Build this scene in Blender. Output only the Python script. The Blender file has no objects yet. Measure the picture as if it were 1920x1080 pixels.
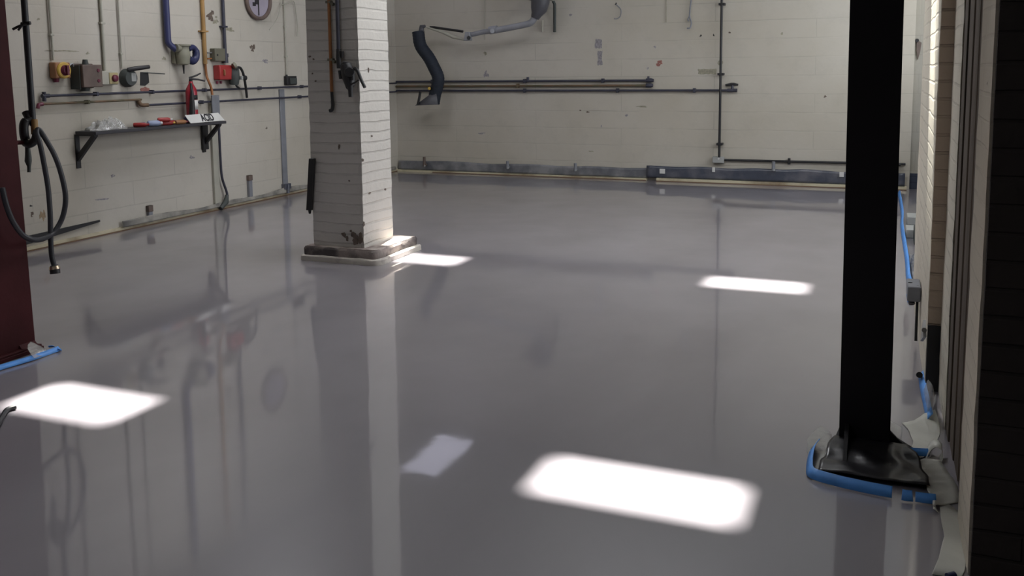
import bpy, bmesh, math, random
from mathutils import Vector, Matrix, noise
random.seed(7)
S = bpy.context.scene
COL = S.collection
PI = math.pi

# ------------------------------------------------------------------ camera frame
F_PX, YP = 1700.0, 330.3
RIGHT = Vector((0.92630885, 0.37662203, -0.01038101))
UP = Vector((-0.03446679, 0.11214481, 0.99309394))
FWD = Vector((-0.37518524, 0.9195539, -0.11686169))
EYE = Vector((0, 0, 1.45))
def ray(px, py): return FWD + RIGHT*((px-960)/F_PX) - UP*((py-YP)/F_PX)
def at_x(px, py, x): r = ray(px, py); return EYE + r*(x/r.x)
def at_y(px, py, y): r = ray(px, py); return EYE + r*(y/r.y)
def at_z(px, py, z=0.0): r = ray(px, py); return EYE + r*((z-EYE.z)/r.z)
def at_d(px, py, d): return EYE + ray(px, py)*d

LW, BW, H = -6.5, 11.55, 3.8        # left wall plane, back wall plane, ceiling height
def L(px, py, o=0.0): return at_x(px, py, LW+o)
def B(px, py, o=0.0): return at_y(px, py, BW-o)

# ------------------------------------------------------------------ materials
def mat(name, col, rough=0.6, metal=0.0, var=0.12, scale=6.0, bump=0.0, bscale=40.0, col2=None, thr=(0.45, 0.62), spec=0.5, coat=0.0, alpha=1.0, trans=0.0, stretch=None):
    m = bpy.data.materials.new(name); m.use_nodes = True
    nt = m.node_tree; N = nt.nodes; b = N['Principled BSDF']
    b.inputs['Roughness'].default_value = rough; b.inputs['Metallic'].default_value = metal
    b.inputs['Specular IOR Level'].default_value = spec
    b.inputs['Coat Weight'].default_value = coat; b.inputs['Alpha'].default_value = alpha
    b.inputs['Transmission Weight'].default_value = trans
    tc = N.new('ShaderNodeTexCoord')
    nz = N.new('ShaderNodeTexNoise'); nz.inputs['Scale'].default_value = scale; nz.inputs['Detail'].default_value = 6
    src = tc.outputs['Object']
    if stretch:
        mp = N.new('ShaderNodeMapping'); mp.inputs['Scale'].default_value = stretch; nt.links.new(src, mp.inputs['Vector']); src = mp.outputs[0]
    nt.links.new(src, nz.inputs['Vector'])
    cr = N.new('ShaderNodeValToRGB')
    c = list(col)
    if col2 is None:
        cr.color_ramp.elements[0].position = 0.25; cr.color_ramp.elements[1].position = 0.75
        cr.color_ramp.elements[0].color = [x*(1-var) for x in c]+[1]
        cr.color_ramp.elements[1].color = [min(1, x*(1+var)) for x in c]+[1]
    else:
        cr.color_ramp.elements[0].position = thr[0]; cr.color_ramp.elements[1].position = thr[1]
        cr.color_ramp.elements[0].color = c+[1]; cr.color_ramp.elements[1].color = list(col2)+[1]
    nt.links.new(nz.outputs['Fac'], cr.inputs['Fac']); nt.links.new(cr.outputs['Color'], b.inputs['Base Color'])
    if bump:
        n2 = N.new('ShaderNodeTexNoise'); n2.inputs['Scale'].default_value = bscale; n2.inputs['Detail'].default_value = 4
        nt.links.new(tc.outputs['Object'], n2.inputs['Vector'])
        bp = N.new('ShaderNodeBump'); bp.inputs['Strength'].default_value = bump; bp.inputs['Distance'].default_value = 0.01
        nt.links.new(n2.outputs['Fac'], bp.inputs['Height']); nt.links.new(bp.outputs['Normal'], b.inputs['Normal'])
    return m

def brick_mat(name, col, row=0.077, width=0.45, mortar=0.008, line=0.35, bump=0.5, stain=(0.34, 0.295, 0.2), stain_amt=0.42, chip=(0.09, 0.06, 0.05), chip_thr=0.8, rough=0.75, faint=True, wobble=0.015):
    """painted masonry: brick courses under paint, broad yellowed stains, small chips"""
    m = bpy.data.materials.new(name); m.use_nodes = True
    nt = m.node_tree; N = nt.nodes; K = nt.links.new; b = N['Principled BSDF']
    b.inputs['Roughness'].default_value = rough; b.inputs['Specular IOR Level'].default_value = 0.35
    tc = N.new('ShaderNodeTexCoord'); sp = N.new('ShaderNodeSeparateXYZ'); K(tc.outputs['Object'], sp.inputs[0])
    ad = N.new('ShaderNodeMath'); ad.operation = 'ADD'; K(sp.outputs['X'], ad.inputs[0]); K(sp.outputs['Y'], ad.inputs[1])
    cb = N.new('ShaderNodeCombineXYZ'); K(ad.outputs[0], cb.inputs['X']); K(sp.outputs['Z'], cb.inputs['Y'])
    wob = N.new('ShaderNodeTexNoise'); wob.inputs['Scale'].default_value = 3.0; K(tc.outputs['Object'], wob.inputs['Vector'])
    wm = N.new('ShaderNodeVectorMath'); wm.operation = 'SCALE'; wm.inputs['Scale'].default_value = wobble; K(wob.outputs['Color'], wm.inputs[0])
    wa = N.new('ShaderNodeVectorMath'); wa.operation = 'ADD'; K(cb.outputs[0], wa.inputs[0]); K(wm.outputs[0], wa.inputs[1])
    br = N.new('ShaderNodeTexBrick'); br.inputs['Scale'].default_value = 1.0; br.inputs['Mortar Size'].default_value = mortar
    br.inputs['Mortar Smooth'].default_value = 0.6; br.inputs['Brick Width'].default_value = width; br.inputs['Row Height'].default_value = row
    K(wa.outputs[0], br.inputs['Vector'])
    def noise_(scale, det=5, rgh=0.55):
        n = N.new('ShaderNodeTexNoise'); n.inputs['Scale'].default_value = scale; n.inputs['Detail'].default_value = det; n.inputs['Roughness'].default_value = rgh
        K(tc.outputs['Object'], n.inputs['Vector']); return n
    def ramp(src, a, bb):
        r = N.new('ShaderNodeMapRange'); r.inputs[1].default_value = a; r.inputs[2].default_value = bb; K(src, r.inputs[0]); return r.outputs[0]
    def mul(a, v):
        q = N.new('ShaderNodeMath'); q.operation = 'MULTIPLY'; K(a, q.inputs[0])
        if isinstance(v, float): q.inputs[1].default_value = v
        else: K(v, q.inputs[1])
        return q.outputs[0]
    def mix(fac, ca, cbb):
        x = N.new('ShaderNodeMix'); x.data_type = 'RGBA'; K(fac, x.inputs['Factor'])
        for s, v in ((x.inputs[6], ca), (x.inputs[7], cbb)):
            if isinstance(v, (tuple, list)): s.default_value = tuple(v)+(1,)
            else: K(v, s)
        return x.outputs[2]
    vis = ramp(noise_(1.3).outputs['Fac'], 0.42, 0.68) if faint else ramp(noise_(2.5).outputs['Fac'], 0.38, 0.62)
    c = mix(mul(ramp(noise_(0.55, 7).outputs['Fac'], 0.45, 0.75), stain_amt), col, stain)
    c = mix(mul(ramp(noise_(5, 8, 0.7).outputs['Fac'], 0.5, 0.8), 0.25), c, tuple(x*0.6 for x in col))
    c = mix(mul(mul(br.outputs['Fac'], vis), line), c, tuple(x*0.35 for x in col))
    c = mix(ramp(noise_(14, 4, 0.6).outputs['Fac'], chip_thr, chip_thr+0.03), c, chip)
    K(c, b.inputs['Base Color'])
    inv = N.new('ShaderNodeMath'); inv.operation = 'MULTIPLY_ADD'; inv.inputs[1].default_value = -1.0; inv.inputs[2].default_value = 1.0; K(br.outputs['Fac'], inv.inputs[0])
    hn = N.new('ShaderNodeMath'); hn.operation = 'MULTIPLY_ADD'; hn.inputs[1].default_value = 0.8; K(noise_(28, 5).outputs['Fac'], hn.inputs[0]); K(inv.outputs[0], hn.inputs[2])
    bp = N.new('ShaderNodeBump'); bp.inputs['Strength'].default_value = bump; bp.inputs['Distance'].default_value = 0.008
    K(hn.outputs[0], bp.inputs['Height']); K(bp.outputs['Normal'], b.inputs['Normal'])
    return m

M = {}
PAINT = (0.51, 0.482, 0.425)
M['wall'] = brick_mat('cream painted brick wall', PAINT, row=0.225, width=2.4, line=0.35, bump=0.15, chip_thr=0.82)
M['wall_left'] = brick_mat('cream painted block wall', PAINT, row=0.225, width=1.1, line=0.3, bump=0.15, chip_thr=0.82)
M['pillar'] = brick_mat('white painted pillar brick', (0.53, 0.51, 0.475), width=1.3, mortar=0.011, wobble=0.035, line=0.3, bump=0.6, stain=(0.42, 0.36, 0.3), stain_amt=0.3, chip_thr=0.8, faint=False)
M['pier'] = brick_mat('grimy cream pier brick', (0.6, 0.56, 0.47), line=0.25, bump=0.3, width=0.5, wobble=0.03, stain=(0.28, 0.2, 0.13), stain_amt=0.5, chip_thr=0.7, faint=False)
M['pier_brown'] = brick_mat('buff brown pier brick', (0.46, 0.375, 0.295), line=0.5, bump=0.8, stain=(0.2, 0.14, 0.1), stain_amt=0.5, chip_thr=0.7, faint=False)
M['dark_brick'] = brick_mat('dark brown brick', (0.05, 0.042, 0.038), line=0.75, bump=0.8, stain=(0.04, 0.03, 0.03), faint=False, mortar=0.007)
M['recess'] = brick_mat('grimy recess paint', (0.36, 0.35, 0.315), row=0.225, width=2.4, line=0.3, bump=0.15, chip_thr=0.8)  # the wall paint in a darker tone for the recess
M['dado'] = brick_mat('dark blue dado paint', (0.035, 0.045, 0.075), line=0.3, bump=0.3, stain=(0.03, 0.03, 0.04))
M['ceiling'] = mat('ceiling board', (0.42, 0.42, 0.4), 0.8)
M['rear'] = brick_mat('dull rear wall brick', (0.16, 0.15, 0.14), line=0.4, bump=0.4)
M['timber_dark'] = mat('dark weathered timber', (0.085, 0.062, 0.044), 0.75, var=0.55, scale=7, bump=0.3, stretch=(6, 6, 0.25))
M['timber_pale'] = mat('pale timber strip', (0.55, 0.5, 0.36), 0.7, var=0.2, col2=(0.25, 0.19, 0.12), thr=(0.5, 0.7), scale=3)
M['tape_brown'] = mat('brown dirt line', (0.16, 0.1, 0.06), 0.8)
M['film_grey'] = mat('grey plastic film', (0.11, 0.115, 0.13), 0.35, var=0.5, scale=4, bump=0.5, bscale=14, col2=(0.24, 0.24, 0.25), thr=(0.4, 0.62))
M['film_dirt'] = mat('dirty grey film', (0.13, 0.125, 0.115), 0.6, var=0.5, scale=5, bump=0.4, bscale=14, col2=(0.3, 0.285, 0.25), thr=(0.4, 0.6))
M['film_dark'] = mat('dark grey plastic film', (0.055, 0.062, 0.085), 0.3, var=0.4, scale=4, bump=0.6, bscale=12, col2=(0.13, 0.13, 0.15), thr=(0.45, 0.7))
M['film_black'] = mat('black polythene', (0.016, 0.015, 0.018), 0.32, bump=0.35, bscale=9)
M['film_clear'] = mat('clear crinkled polythene', (0.6, 0.6, 0.58), 0.15, bump=0.8, bscale=22, alpha=0.34, spec=0.9)
M['film_white'] = mat('milky polythene', (0.6, 0.595, 0.54), 0.3, var=0.2, scale=5, bump=0.4, bscale=9, alpha=0.92)
M['tape_blue'] = mat('blue masking tape', (0.09, 0.31, 0.78), 0.5, var=0.15, scale=14, bump=0.2)
M['column_red'] = mat('dark red brown steel paint', (0.05, 0.011, 0.013), 0.65, var=0.35, scale=3, bump=0.1, spec=0.15)
M['post_black'] = mat('black steel paint', (0.006, 0.005, 0.007), 0.65, var=0.3, scale=3, spec=0.2)
M['black'] = mat('black rubber', (0.012, 0.012, 0.014), 0.5)
M['hose_grey'] = mat('dark grey rubber hose', (0.02, 0.021, 0.027), 0.5)
M['pipe_dark'] = mat('dark steel pipe', (0.035, 0.036, 0.055), 0.45, var=0.3, scale=8)
M['pipe_brown'] = mat('rusty brown pipe', (0.15, 0.095, 0.055), 0.6, var=0.35, scale=5, col2=(0.1, 0.09, 0.05), thr=(0.45, 0.6))
M['pipe_blue'] = mat('dark blue pipe paint', (0.035, 0.04, 0.115), 0.45)
M['copper'] = mat('orange brown copper pipe', (0.28, 0.115, 0.04), 0.45, 0.2, var=0.3, scale=4)
M['ochre'] = mat('ochre painted conduit', (0.34, 0.2, 0.07), 0.55, var=0.3, scale=4)
M['ochre_cream'] = mat('yellowed cream plastic', (0.4, 0.34, 0.17), 0.5)
M['cream_conduit'] = mat('painted over conduit', (0.4, 0.39, 0.33), 0.6)
M['grey_trunk'] = mat('grey trunking', (0.2, 0.21, 0.235), 0.55, var=0.2)
M['grey_box'] = mat('pale grey plastic box', (0.34, 0.35, 0.34), 0.5)
M['grey_metal'] = mat('grey arm metal', (0.3, 0.31, 0.34), 0.45, 0.3)
M['duct'] = mat('dark grey duct', (0.07, 0.07, 0.082), 0.45)
M['yellow'] = mat('yellow switch plastic', (0.55, 0.36, 0.06), 0.45)
M['orange'] = mat('orange brown switch side', (0.3, 0.14, 0.06), 0.5)
M['red'] = mat('red paint', (0.33, 0.03, 0.03), 0.4)
M['red_ext'] = mat('red extinguisher enamel', (0.3, 0.015, 0.03), 0.3)
M['maroon'] = mat('maroon knob', (0.12, 0.012, 0.035), 0.4)
M['brown_box'] = mat('brown metal box', (0.13, 0.095, 0.08), 0.6, var=0.3, scale=9)
M['box_dark'] = mat('dark green grey box side', (0.05, 0.058, 0.055), 0.6)
M['olive'] = mat('olive grey box', (0.13, 0.125, 0.09), 0.6)
M['beige_grey'] = mat('beige grey casting', (0.23, 0.225, 0.17), 0.55)
M['steel'] = mat('dull steel', (0.32, 0.32, 0.32), 0.4, 0.6)
M['brass'] = mat('bright brass', (0.85, 0.7, 0.55), 0.22, 0.9)
M['white'] = mat('white plastic', (0.62, 0.62, 0.6), 0.45)
M['lilac'] = mat('clock face', (0.36, 0.33, 0.4), 0.4)
M['ink'] = mat('dark lettering', (0.02, 0.02, 0.025), 0.6)
M['blue'] = mat('navy plastic', (0.02, 0.025, 0.08), 0.4)
M['glass_blue'] = mat('pale blue wrap', (0.28, 0.33, 0.48), 0.35)
M['hose_blue'] = mat('blue black fabric hose', (0.006, 0.011, 0.022), 0.7, var=0.3)
M['shelf'] = mat('dark shelf board', (0.035, 0.034, 0.04), 0.55)
M['stain_grey'] = mat('grey residue', (0.27, 0.255, 0.27), 0.8, var=0.4, scale=40)
M['stain_olive'] = mat('olive residue', (0.28, 0.265, 0.2), 0.8, var=0.35, scale=40)
M['stain_red'] = mat('faded red paint daub', (0.27, 0.12, 0.1), 0.8, var=0.4, scale=30)
M['stain_brown'] = mat('brown bare patch', (0.13, 0.1, 0.08), 0.85, var=0.4, scale=30)
M['rust'] = mat('rust run', (0.34, 0.25, 0.16), 0.85, var=0.3, scale=20)
M['plinth'] = mat('chipped concrete plinth', (0.07, 0.06, 0.06), 0.8, scale=5, bump=0.7, bscale=25, col2=(0.26, 0.22, 0.2), thr=(0.45, 0.6))
M['plinth_low'] = mat('pale painted plinth foot', (0.5, 0.47, 0.42), 0.6, scale=7, bump=0.5, bscale=25, col2=(0.3, 0.26, 0.25), thr=(0.55, 0.7))
M['plinth_top'] = mat('dusty mortar', (0.42, 0.37, 0.34), 0.8, scale=6, bump=0.6, bscale=25, col2=(0.2, 0.16, 0.15), thr=(0.48, 0.62))
M['timber_white'] = mat('white frame paint', (0.6, 0.6, 0.58), 0.6)

def floor_material():
    m = bpy.data.materials.new('fresh grey resin floor'); m.use_nodes = True
    nt = m.node_tree; N = nt.nodes; K = nt.links.new; b = N['Principled BSDF']
    tc = N.new('ShaderNodeTexCoord')
    def nz(scale, det=5, dist=0.0, sx=1.0):
        mp = N.new('ShaderNodeMapping'); mp.inputs['Scale'].default_value = (1, sx, 1); K(tc.outputs['Object'], mp.inputs['Vector'])
        n = N.new('ShaderNodeTexNoise'); n.inputs['Scale'].default_value = scale; n.inputs['Detail'].default_value = det; n.inputs['Distortion'].default_value = dist
        K(mp.outputs[0], n.inputs['Vector']); return n.outputs['Fac']
    cr = N.new('ShaderNodeValToRGB'); e = cr.color_ramp.elements
    e[0].position = 0.3; e[1].position = 0.72
    e[0].color = (0.188, 0.174, 0.196, 1); e[1].color = (0.248, 0.231, 0.257, 1)
    K(nz(0.9, 7, 0.6, 0.5), cr.inputs['Fac'])
    K(cr.outputs[0], b.inputs['Base Color'])
    rr = N.new('ShaderNodeMapRange'); rr.inputs[1].default_value = 0.3; rr.inputs[2].default_value = 0.7; rr.inputs[3].default_value = 0.3; rr.inputs[4].default_value = 0.4
    K(nz(1.7, 5), rr.inputs[0]); K(rr.outputs[0], b.inputs['Roughness'])
    b.inputs['IOR'].default_value = 1.35; b.inputs['Coat Weight'].default_value = 1.0; b.inputs['Coat Roughness'].default_value = 0.045; b.inputs['Coat IOR'].default_value = 1.5
    bp = N.new('ShaderNodeBump'); bp.inputs['Strength'].default_value = 0.06; bp.inputs['Distance'].default_value = 0.02
    hh = N.new('ShaderNodeMath'); hh.operation = 'MULTIPLY_ADD'; hh.inputs[1].default_value = 0.035; K(nz(38, 2), hh.inputs[0]); K(nz(2.2, 3), hh.inputs[2])
    K(hh.outputs[0], bp.inputs['Height']); K(bp.outputs['Normal'], b.inputs['Normal']); K(bp.outputs['Normal'], b.inputs['Coat Normal'])
    return m
M['floor'] = floor_material()

# ------------------------------------------------------------------ mesh building
class MB:
    def __init__(s): s.v = []; s.f = []
    def add(s, vs, fs):
        o = len(s.v); s.v += [Vector(x) for x in vs]; s.f += [tuple(i+o for i in f) for f in fs]; return s
    def box(s, lo, hi, mx=None):
        (x0, y0, z0), (x1, y1, z1) = lo, hi
        vs = [Vector(p) for p in ((x0,y0,z0),(x1,y0,z0),(x1,y1,z0),(x0,y1,z0),(x0,y0,z1),(x1,y0,z1),(x1,y1,z1),(x0,y1,z1))]
        if mx is not None: vs = [mx @ v for v in vs]
        return s.add(vs, [(0,3,2,1),(4,5,6,7),(0,1,5,4),(1,2,6,5),(2,3,7,6),(3,0,4,7)])
    def cbox(s, c, d, mx=None):
        c = Vector(c); h = Vector(d)/2
        return s.box(c-h, c+h, mx) if mx is None else s.box(-h, h, Matrix.Translation(c) @ mx)
    def tube(s, pts, r, n=12, caps=True):
        pts = [Vector(p) for p in pts]; rs = r if isinstance(r, (list, tuple)) else [r]*len(pts)
        rings = []; prev = None
        for i, p in enumerate(pts):
            a = pts[max(i-1, 0)]; b = pts[min(i+1, len(pts)-1)]; t = (b-a)
            if t.length < 1e-9: t = Vector((0, 0, 1))
            t.normalize()
            if prev is None:
                u = t.orthogonal().normalized()
            else:
                u = prev - t*prev.dot(t); u = u.normalized() if u.length > 1e-6 else t.orthogonal().normalized()
            prev = u; w = t.cross(u)
            rings.append([p + (u*math.cos(2*PI*k/n) + w*math.sin(2*PI*k/n))*rs[i] for k in range(n)])
        vs = [v for rg in rings for v in rg]; fs = []
        for i in range(len(pts)-1):
            for k in range(n):
                a = i*n+k; b = i*n+(k+1) % n
                fs.append((a, b, b+n, a+n))
        if caps:
            fs.append(tuple(range(n-1, -1, -1))); fs.append(tuple((len(pts)-1)*n+k for k in range(n)))
        return s.add(vs, fs)
    def cyl(s, p0, p1, r0, r1=None, n=16): return s.tube([p0, p1], [r0, r0 if r1 is None else r1], n)
    def lathe(s, base, axis, prof, n=24):
        """prof: (distance along axis, radius)"""
        base = Vector(base); axis = Vector(axis).normalized()
        return s.tube2([base+axis*h for h, _ in prof], [max(r, 1e-4) for _, r in prof], axis, n)
    def tube2(s, pts, rs, axis, n):
        u = axis.orthogonal().normalized(); w = axis.cross(u); vs = []; fs = []
        for p, r in zip(pts, rs): vs += [p + (u*math.cos(2*PI*k/n)+w*math.sin(2*PI*k/n))*r for k in range(n)]
        for i in range(len(pts)-1):
            for k in range(n):
                a = i*n+k; b = i*n+(k+1) % n; fs.append((a, b, b+n, a+n))
        fs.append(tuple(range(n-1, -1, -1))); fs.append(tuple((len(pts)-1)*n+k for k in range(n)))
        return s.add(vs, fs)
    def prism(s, poly, ext):
        """poly: 3-D loop, ext: extrusion vector"""
        poly = [Vector(p) for p in poly]; ext = Vector(ext); n = len(poly)
        return s.add(poly+[p+ext for p in poly], [tuple(range(n-1, -1, -1)), tuple(range(n, 2*n))]+[(i, (i+1) % n, n+(i+1) % n, n+i) for i in range(n)])
    def loft(s, rows):
        """rows of equal length: an open sheet"""
        n = len(rows[0]); vs = [p for r in rows for p in r]
        return s.add(vs, [(i*n+k, i*n+k+1, (i+1)*n+k+1, (i+1)*n+k) for i in range(len(rows)-1) for k in range(n-1)])

def spline(pts, n=8):
    pts = [Vector(p) for p in pts]; out = []
    P = [pts[0]*2-pts[1]]+pts+[pts[-1]*2-pts[-2]]
    for i in range(1, len(P)-2):
        for k in range(n):
            t = k/n; a, b, c, d = P[i-1], P[i], P[i+1], P[i+2]
            out.append(0.5*((2*b)+(c-a)*t+(2*a-5*b+4*c-d)*t*t+(3*b-a-3*c+d)*t**3))
    out.append(pts[-1]); return out

def obj(name, mb, m, parent=None, bevel=0.0, solid=0.0, sharp=0.7, origin=None, seg=2):
    """link ONE mesh object; a child's vertices are stored relative to its thing's base"""
    if parent is not None:
        org = parent.matrix_basis.translation.copy(); pp = parent
        while pp.parent is not None: pp = pp.parent; org = org + pp.matrix_basis.translation
        loc = Vector((0, 0, 0))
    else:
        if origin is None:
            lo = Vector((min(v[i] for v in mb.v) for i in range(3))); hi = Vector((max(v[i] for v in mb.v) for i in range(3)))
            origin = Vector(((lo.x+hi.x)/2, (lo.y+hi.y)/2, lo.z))
        org = Vector(origin); loc = org
    me = bpy.data.meshes.new(name); me.from_pydata([v-org for v in mb.v], [], mb.f)
    bm = bmesh.new(); bm.from_mesh(me); bmesh.ops.recalc_face_normals(bm, faces=bm.faces); bm.to_mesh(me); bm.free()
    for p in me.polygons: p.use_smooth = True
    me.set_sharp_from_angle(angle=sharp)
    me.materials.append(M[m] if isinstance(m, str) else m)
    o = bpy.data.objects.new(name, me); COL.objects.link(o); o.location = loc
    if parent is not None: o.parent = parent
    if solid:
        md = o.modifiers.new('thickness', 'SOLIDIFY'); md.thickness = solid; md.offset = 0
    if bevel:
        md = o.modifiers.new('bevel', 'BEVEL'); md.width = bevel; md.segments = seg; md.limit_method = 'ANGLE'
    return o

def thing(name, label, cat, loc, group=None):
    o = bpy.data.objects.new(name, None); COL.objects.link(o); o.location = Vector(loc); o.empty_display_size = 0.1
    o['label'] = label; o['category'] = cat; o['kind'] = 'thing'
    if group: o['group'] = group
    return o
def tag(o, label, cat, group=None, kind='thing'):
    o['label'] = label; o['category'] = cat; o['kind'] = kind
    if group: o['group'] = group
    return o
def struct(name, mb, m, bevel=0.0):
    o = obj(name, mb, m, None, bevel, origin=(0, 0, 0)); o['kind'] = 'structure'; return o

def blob(c, u, v, n, ru, rv, seed, pts=18, th=0.0015, jag=0.35):
    """irregular thin patch lying on a surface"""
    rnd = random.Random(seed); c, u, v, n = map(Vector, (c, u, v, n)); loop = []
    ph = [rnd.uniform(0, 6.28) for _ in range(4)]
    for k in range(pts):
        a = 2*PI*k/pts
        r = 1 + jag*(0.5*math.sin(2*a+ph[0])+0.35*math.sin(3*a+ph[1])+0.3*math.sin(5*a+ph[2])) + rnd.uniform(-jag, jag)*0.3
        loop.append(c + u*ru*r*math.cos(a) + v*rv*r*math.sin(a))
    return MB().prism(loop, n*th)

# ------------------------------------------------------------------ room shell
struct('floor', MB().box((-6.75, -2.3, -0.2), (1.8, 11.8, 0)), 'floor')
wl = struct('wall_left', MB().box((LW-0.25, -2.3, 0), (LW, 11.8, H)), 'wall_left')
wb = struct('wall_back', MB().box((LW, BW, 0), (0.33, BW+0.25, H)), 'wall')
# the back wall steps back to the right of the post and has a dark blue dado
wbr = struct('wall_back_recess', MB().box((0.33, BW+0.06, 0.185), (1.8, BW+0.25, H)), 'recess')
dd = struct('wall_back_dado', MB().box((0.33, BW+0.055, 0), (1.8, BW+0.25, 0.185)), 'dado')
struct('wall_rear', MB().box((-6.75, -2.5, 0), (1.8, -2.3, H)), 'rear')
struct('wall_right_front', MB().box((1.6, -2.3, 0), (1.8, 2.75, H)), 'rear')

# right wall: near pier with shade-darkened brick face, painted return, timber door, jamb, far pier
def rough_box(lo, hi, step=0.077, amp=0.004, seed=0):
    """brick pier with slightly irregular arrises, a row of vertices per course"""
    mb = MB(); (x0, y0, z0), (x1, y1, z1) = lo, hi; nz = max(2, int((z1-z0)/step)); rows = []
    nx = max(1, int((x1-x0)/0.15)); ny = max(1, int((y1-y0)/0.15))
    base = [(x0+(x1-x0)*i/nx, y0) for i in range(nx)]+[(x1, y0+(y1-y0)*i/ny) for i in range(ny)]+[(x1-(x1-x0)*i/nx, y1) for i in range(nx)]+[(x0, y1-(y1-y0)*i/ny) for i in range(ny)]
    n = len(base); vs = []; fs = []
    for k in range(nz+1):
        z = z0+(z1-z0)*k/nz
        for (x, y) in base:
            d = noise.noise_vector(Vector((x*9, y*9, z*11+seed)))*amp
            vs.append((x+d.x, y+d.y, z))
    for k in range(nz):
        for i in range(n):
            a = k*n+i; b = k*n+(i+1) % n; fs.append((a, b, b+n, a+n))
    fs.append(tuple(range(n-1, -1, -1))); fs.append(tuple(nz*n+i for i in range(n)))
    return mb.add(vs, fs)
struct('wall_right_pier', rough_box((0.272, 2.752, 0), (1.8, 3.1, H), seed=3, amp=0.003), 'pier')
struct('wall_right_pier_face', rough_box((0.279, 2.735, 0), (1.8, 2.752, H), seed=5, amp=0.002), 'dark_brick')  # dark brick made near black, the face's shade is in its colour
struct('wall_right_jamb', rough_box((0.277, 3.88, 0), (1.0, 4.345, H), seed=9, amp=0.003), 'pier')
struct('wall_right_pier_far', rough_box((0.222, 4.36, 0), (1.0, 6.15, H), seed=12, amp=0.003), 'pier')
struct('wall_right_pier_front', rough_box((0.2235, 4.345, 0.3), (0.6, 4.36, H), seed=13, amp=0.002), 'pier_brown')
struct('wall_right_pier_foot', MB().box((0.224, 4.33, 0), (0.6, 4.36, 0.3)), 'black')
struct('wall_right_outer', MB().box((1.0, 3.1, 0), (1.2, 6.2, H)), 'wall')
# timber door leaf between near pier and jamb
dr = struct('door_1', MB().box((0.30, 3.1, 0), (0.36, 3.88, H)), 'timber_dark')
for i, (y0, y1, x) in enumerate(((3.105, 3.22, 0.284), (3.235, 3.37, 0.292), (3.385, 3.55, 0.29), (3.565, 3.73, 0.286), (3.745, 3.875, 0.281))):
    obj('door_board', MB().box((x, y0, 0.0), (0.305, y1, H)), 'timber_dark', dr, bevel=0.004)
# recess wall beyond the far pier with two windows that let the daylight in
wr = MB()
WZ0, WZ1 = 1.2, 3.3
WINS = ((6.55, 8.6), (9.1, 11.15))
wr.box((1.0, 6.15, 0), (1.2, 11.8, WZ0)); wr.box((1.0, 6.15, WZ1), (1.2, 11.8, H))
for a, b in ((6.15, 6.55), (8.6, 9.1), (11.15, 11.8)): wr.box((1.0, a, WZ0), (1.2, b, WZ1))
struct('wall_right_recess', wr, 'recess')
for i, (a, b) in enumerate(WINS):
    fr = MB()
    for y in (a, (a+b)/2-0.02, b-0.04): fr.box((1.04, y, WZ0), (1.1, y+0.04, WZ1))
    for z in (WZ0, (WZ0+WZ1)/2, WZ1-0.04): fr.box((1.045, a, z), (1.095, b, z+0.04))
    struct('window_%d' % (i+1), fr, 'timber_white')

# ceiling slab with openings
SX, SY = -0.1, 0.45                       # sun direction = (SX, SY, 1)
def opening(x0, x1, y0, y1): return (x0+SX*H, x1+SX*H, y0+SY*H, y1+SY*H)
HOLES = [opening(-1.09, -0.40, 2.80, 3.09), opening(-3.55, -2.95, 2.72, 3.03), opening(-1.06, -0.43, 5.98, 6.28), opening(-3.60, -2.94, 5.99, 6.29),
         (-0.05, 0.0, 5.72, 6.25), (0.0, 0.06, 5.5, 6.2), (0.06, 0.17, 5.22, 6.1)]
ROOF = [(-2.4, -0.9, 5.6, 7.3), (-5.6, -4.2, 6.0, 7.3), (-4.4, -2.6, 0.2, 1.8), (-5.78, -5.2, 10.0, 11.3)]  # first three hold added fill panels out of view, the last a rooflight
holes = HOLES+ROOF
xs = sorted({-6.75, 1.8} | {h[0] for h in holes} | {h[1] for h in holes}); ys = sorted({-2.5, 11.8} | {h[2] for h in holes} | {h[3] for h in holes})
cm = MB(); T = 0.04
solidc = lambda i, j: 0 <= i < len(xs)-1 and 0 <= j < len(ys)-1 and not any(h[0]-1e-6 < (xs[i]+xs[i+1])/2 < h[1]+1e-6 and h[2]-1e-6 < (ys[j]+ys[j+1])/2 < h[3]+1e-6 for h in holes)
for i in range(len(xs)-1):
    for j in range(len(ys)-1):
        if not solidc(i, j): continue
        x0, x1, y0, y1 = xs[i], xs[i+1], ys[j], ys[j+1]
        cm.add([(x0,y0,H),(x1,y0,H),(x1,y1,H),(x0,y1,H)], [(0,3,2,1)]); cm.add([(x0,y0,H+T),(x1,y0,H+T),(x1,y1,H+T),(x0,y1,H+T)], [(0,1,2,3)])
        for (di, dj, a, b) in ((-1,0,(x0,y0),(x0,y1)), (1,0,(x1,y0),(x1,y1)), (0,-1,(x0,y0),(x1,y0)), (0,1,(x0,y1),(x1,y1))):
            if not solidc(i+di, j+dj): cm.add([(*a,H),(*b,H),(*b,H+T),(*a,H+T)], [(0,1,2,3)])
struct('ceiling', cm, 'ceiling')

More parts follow.
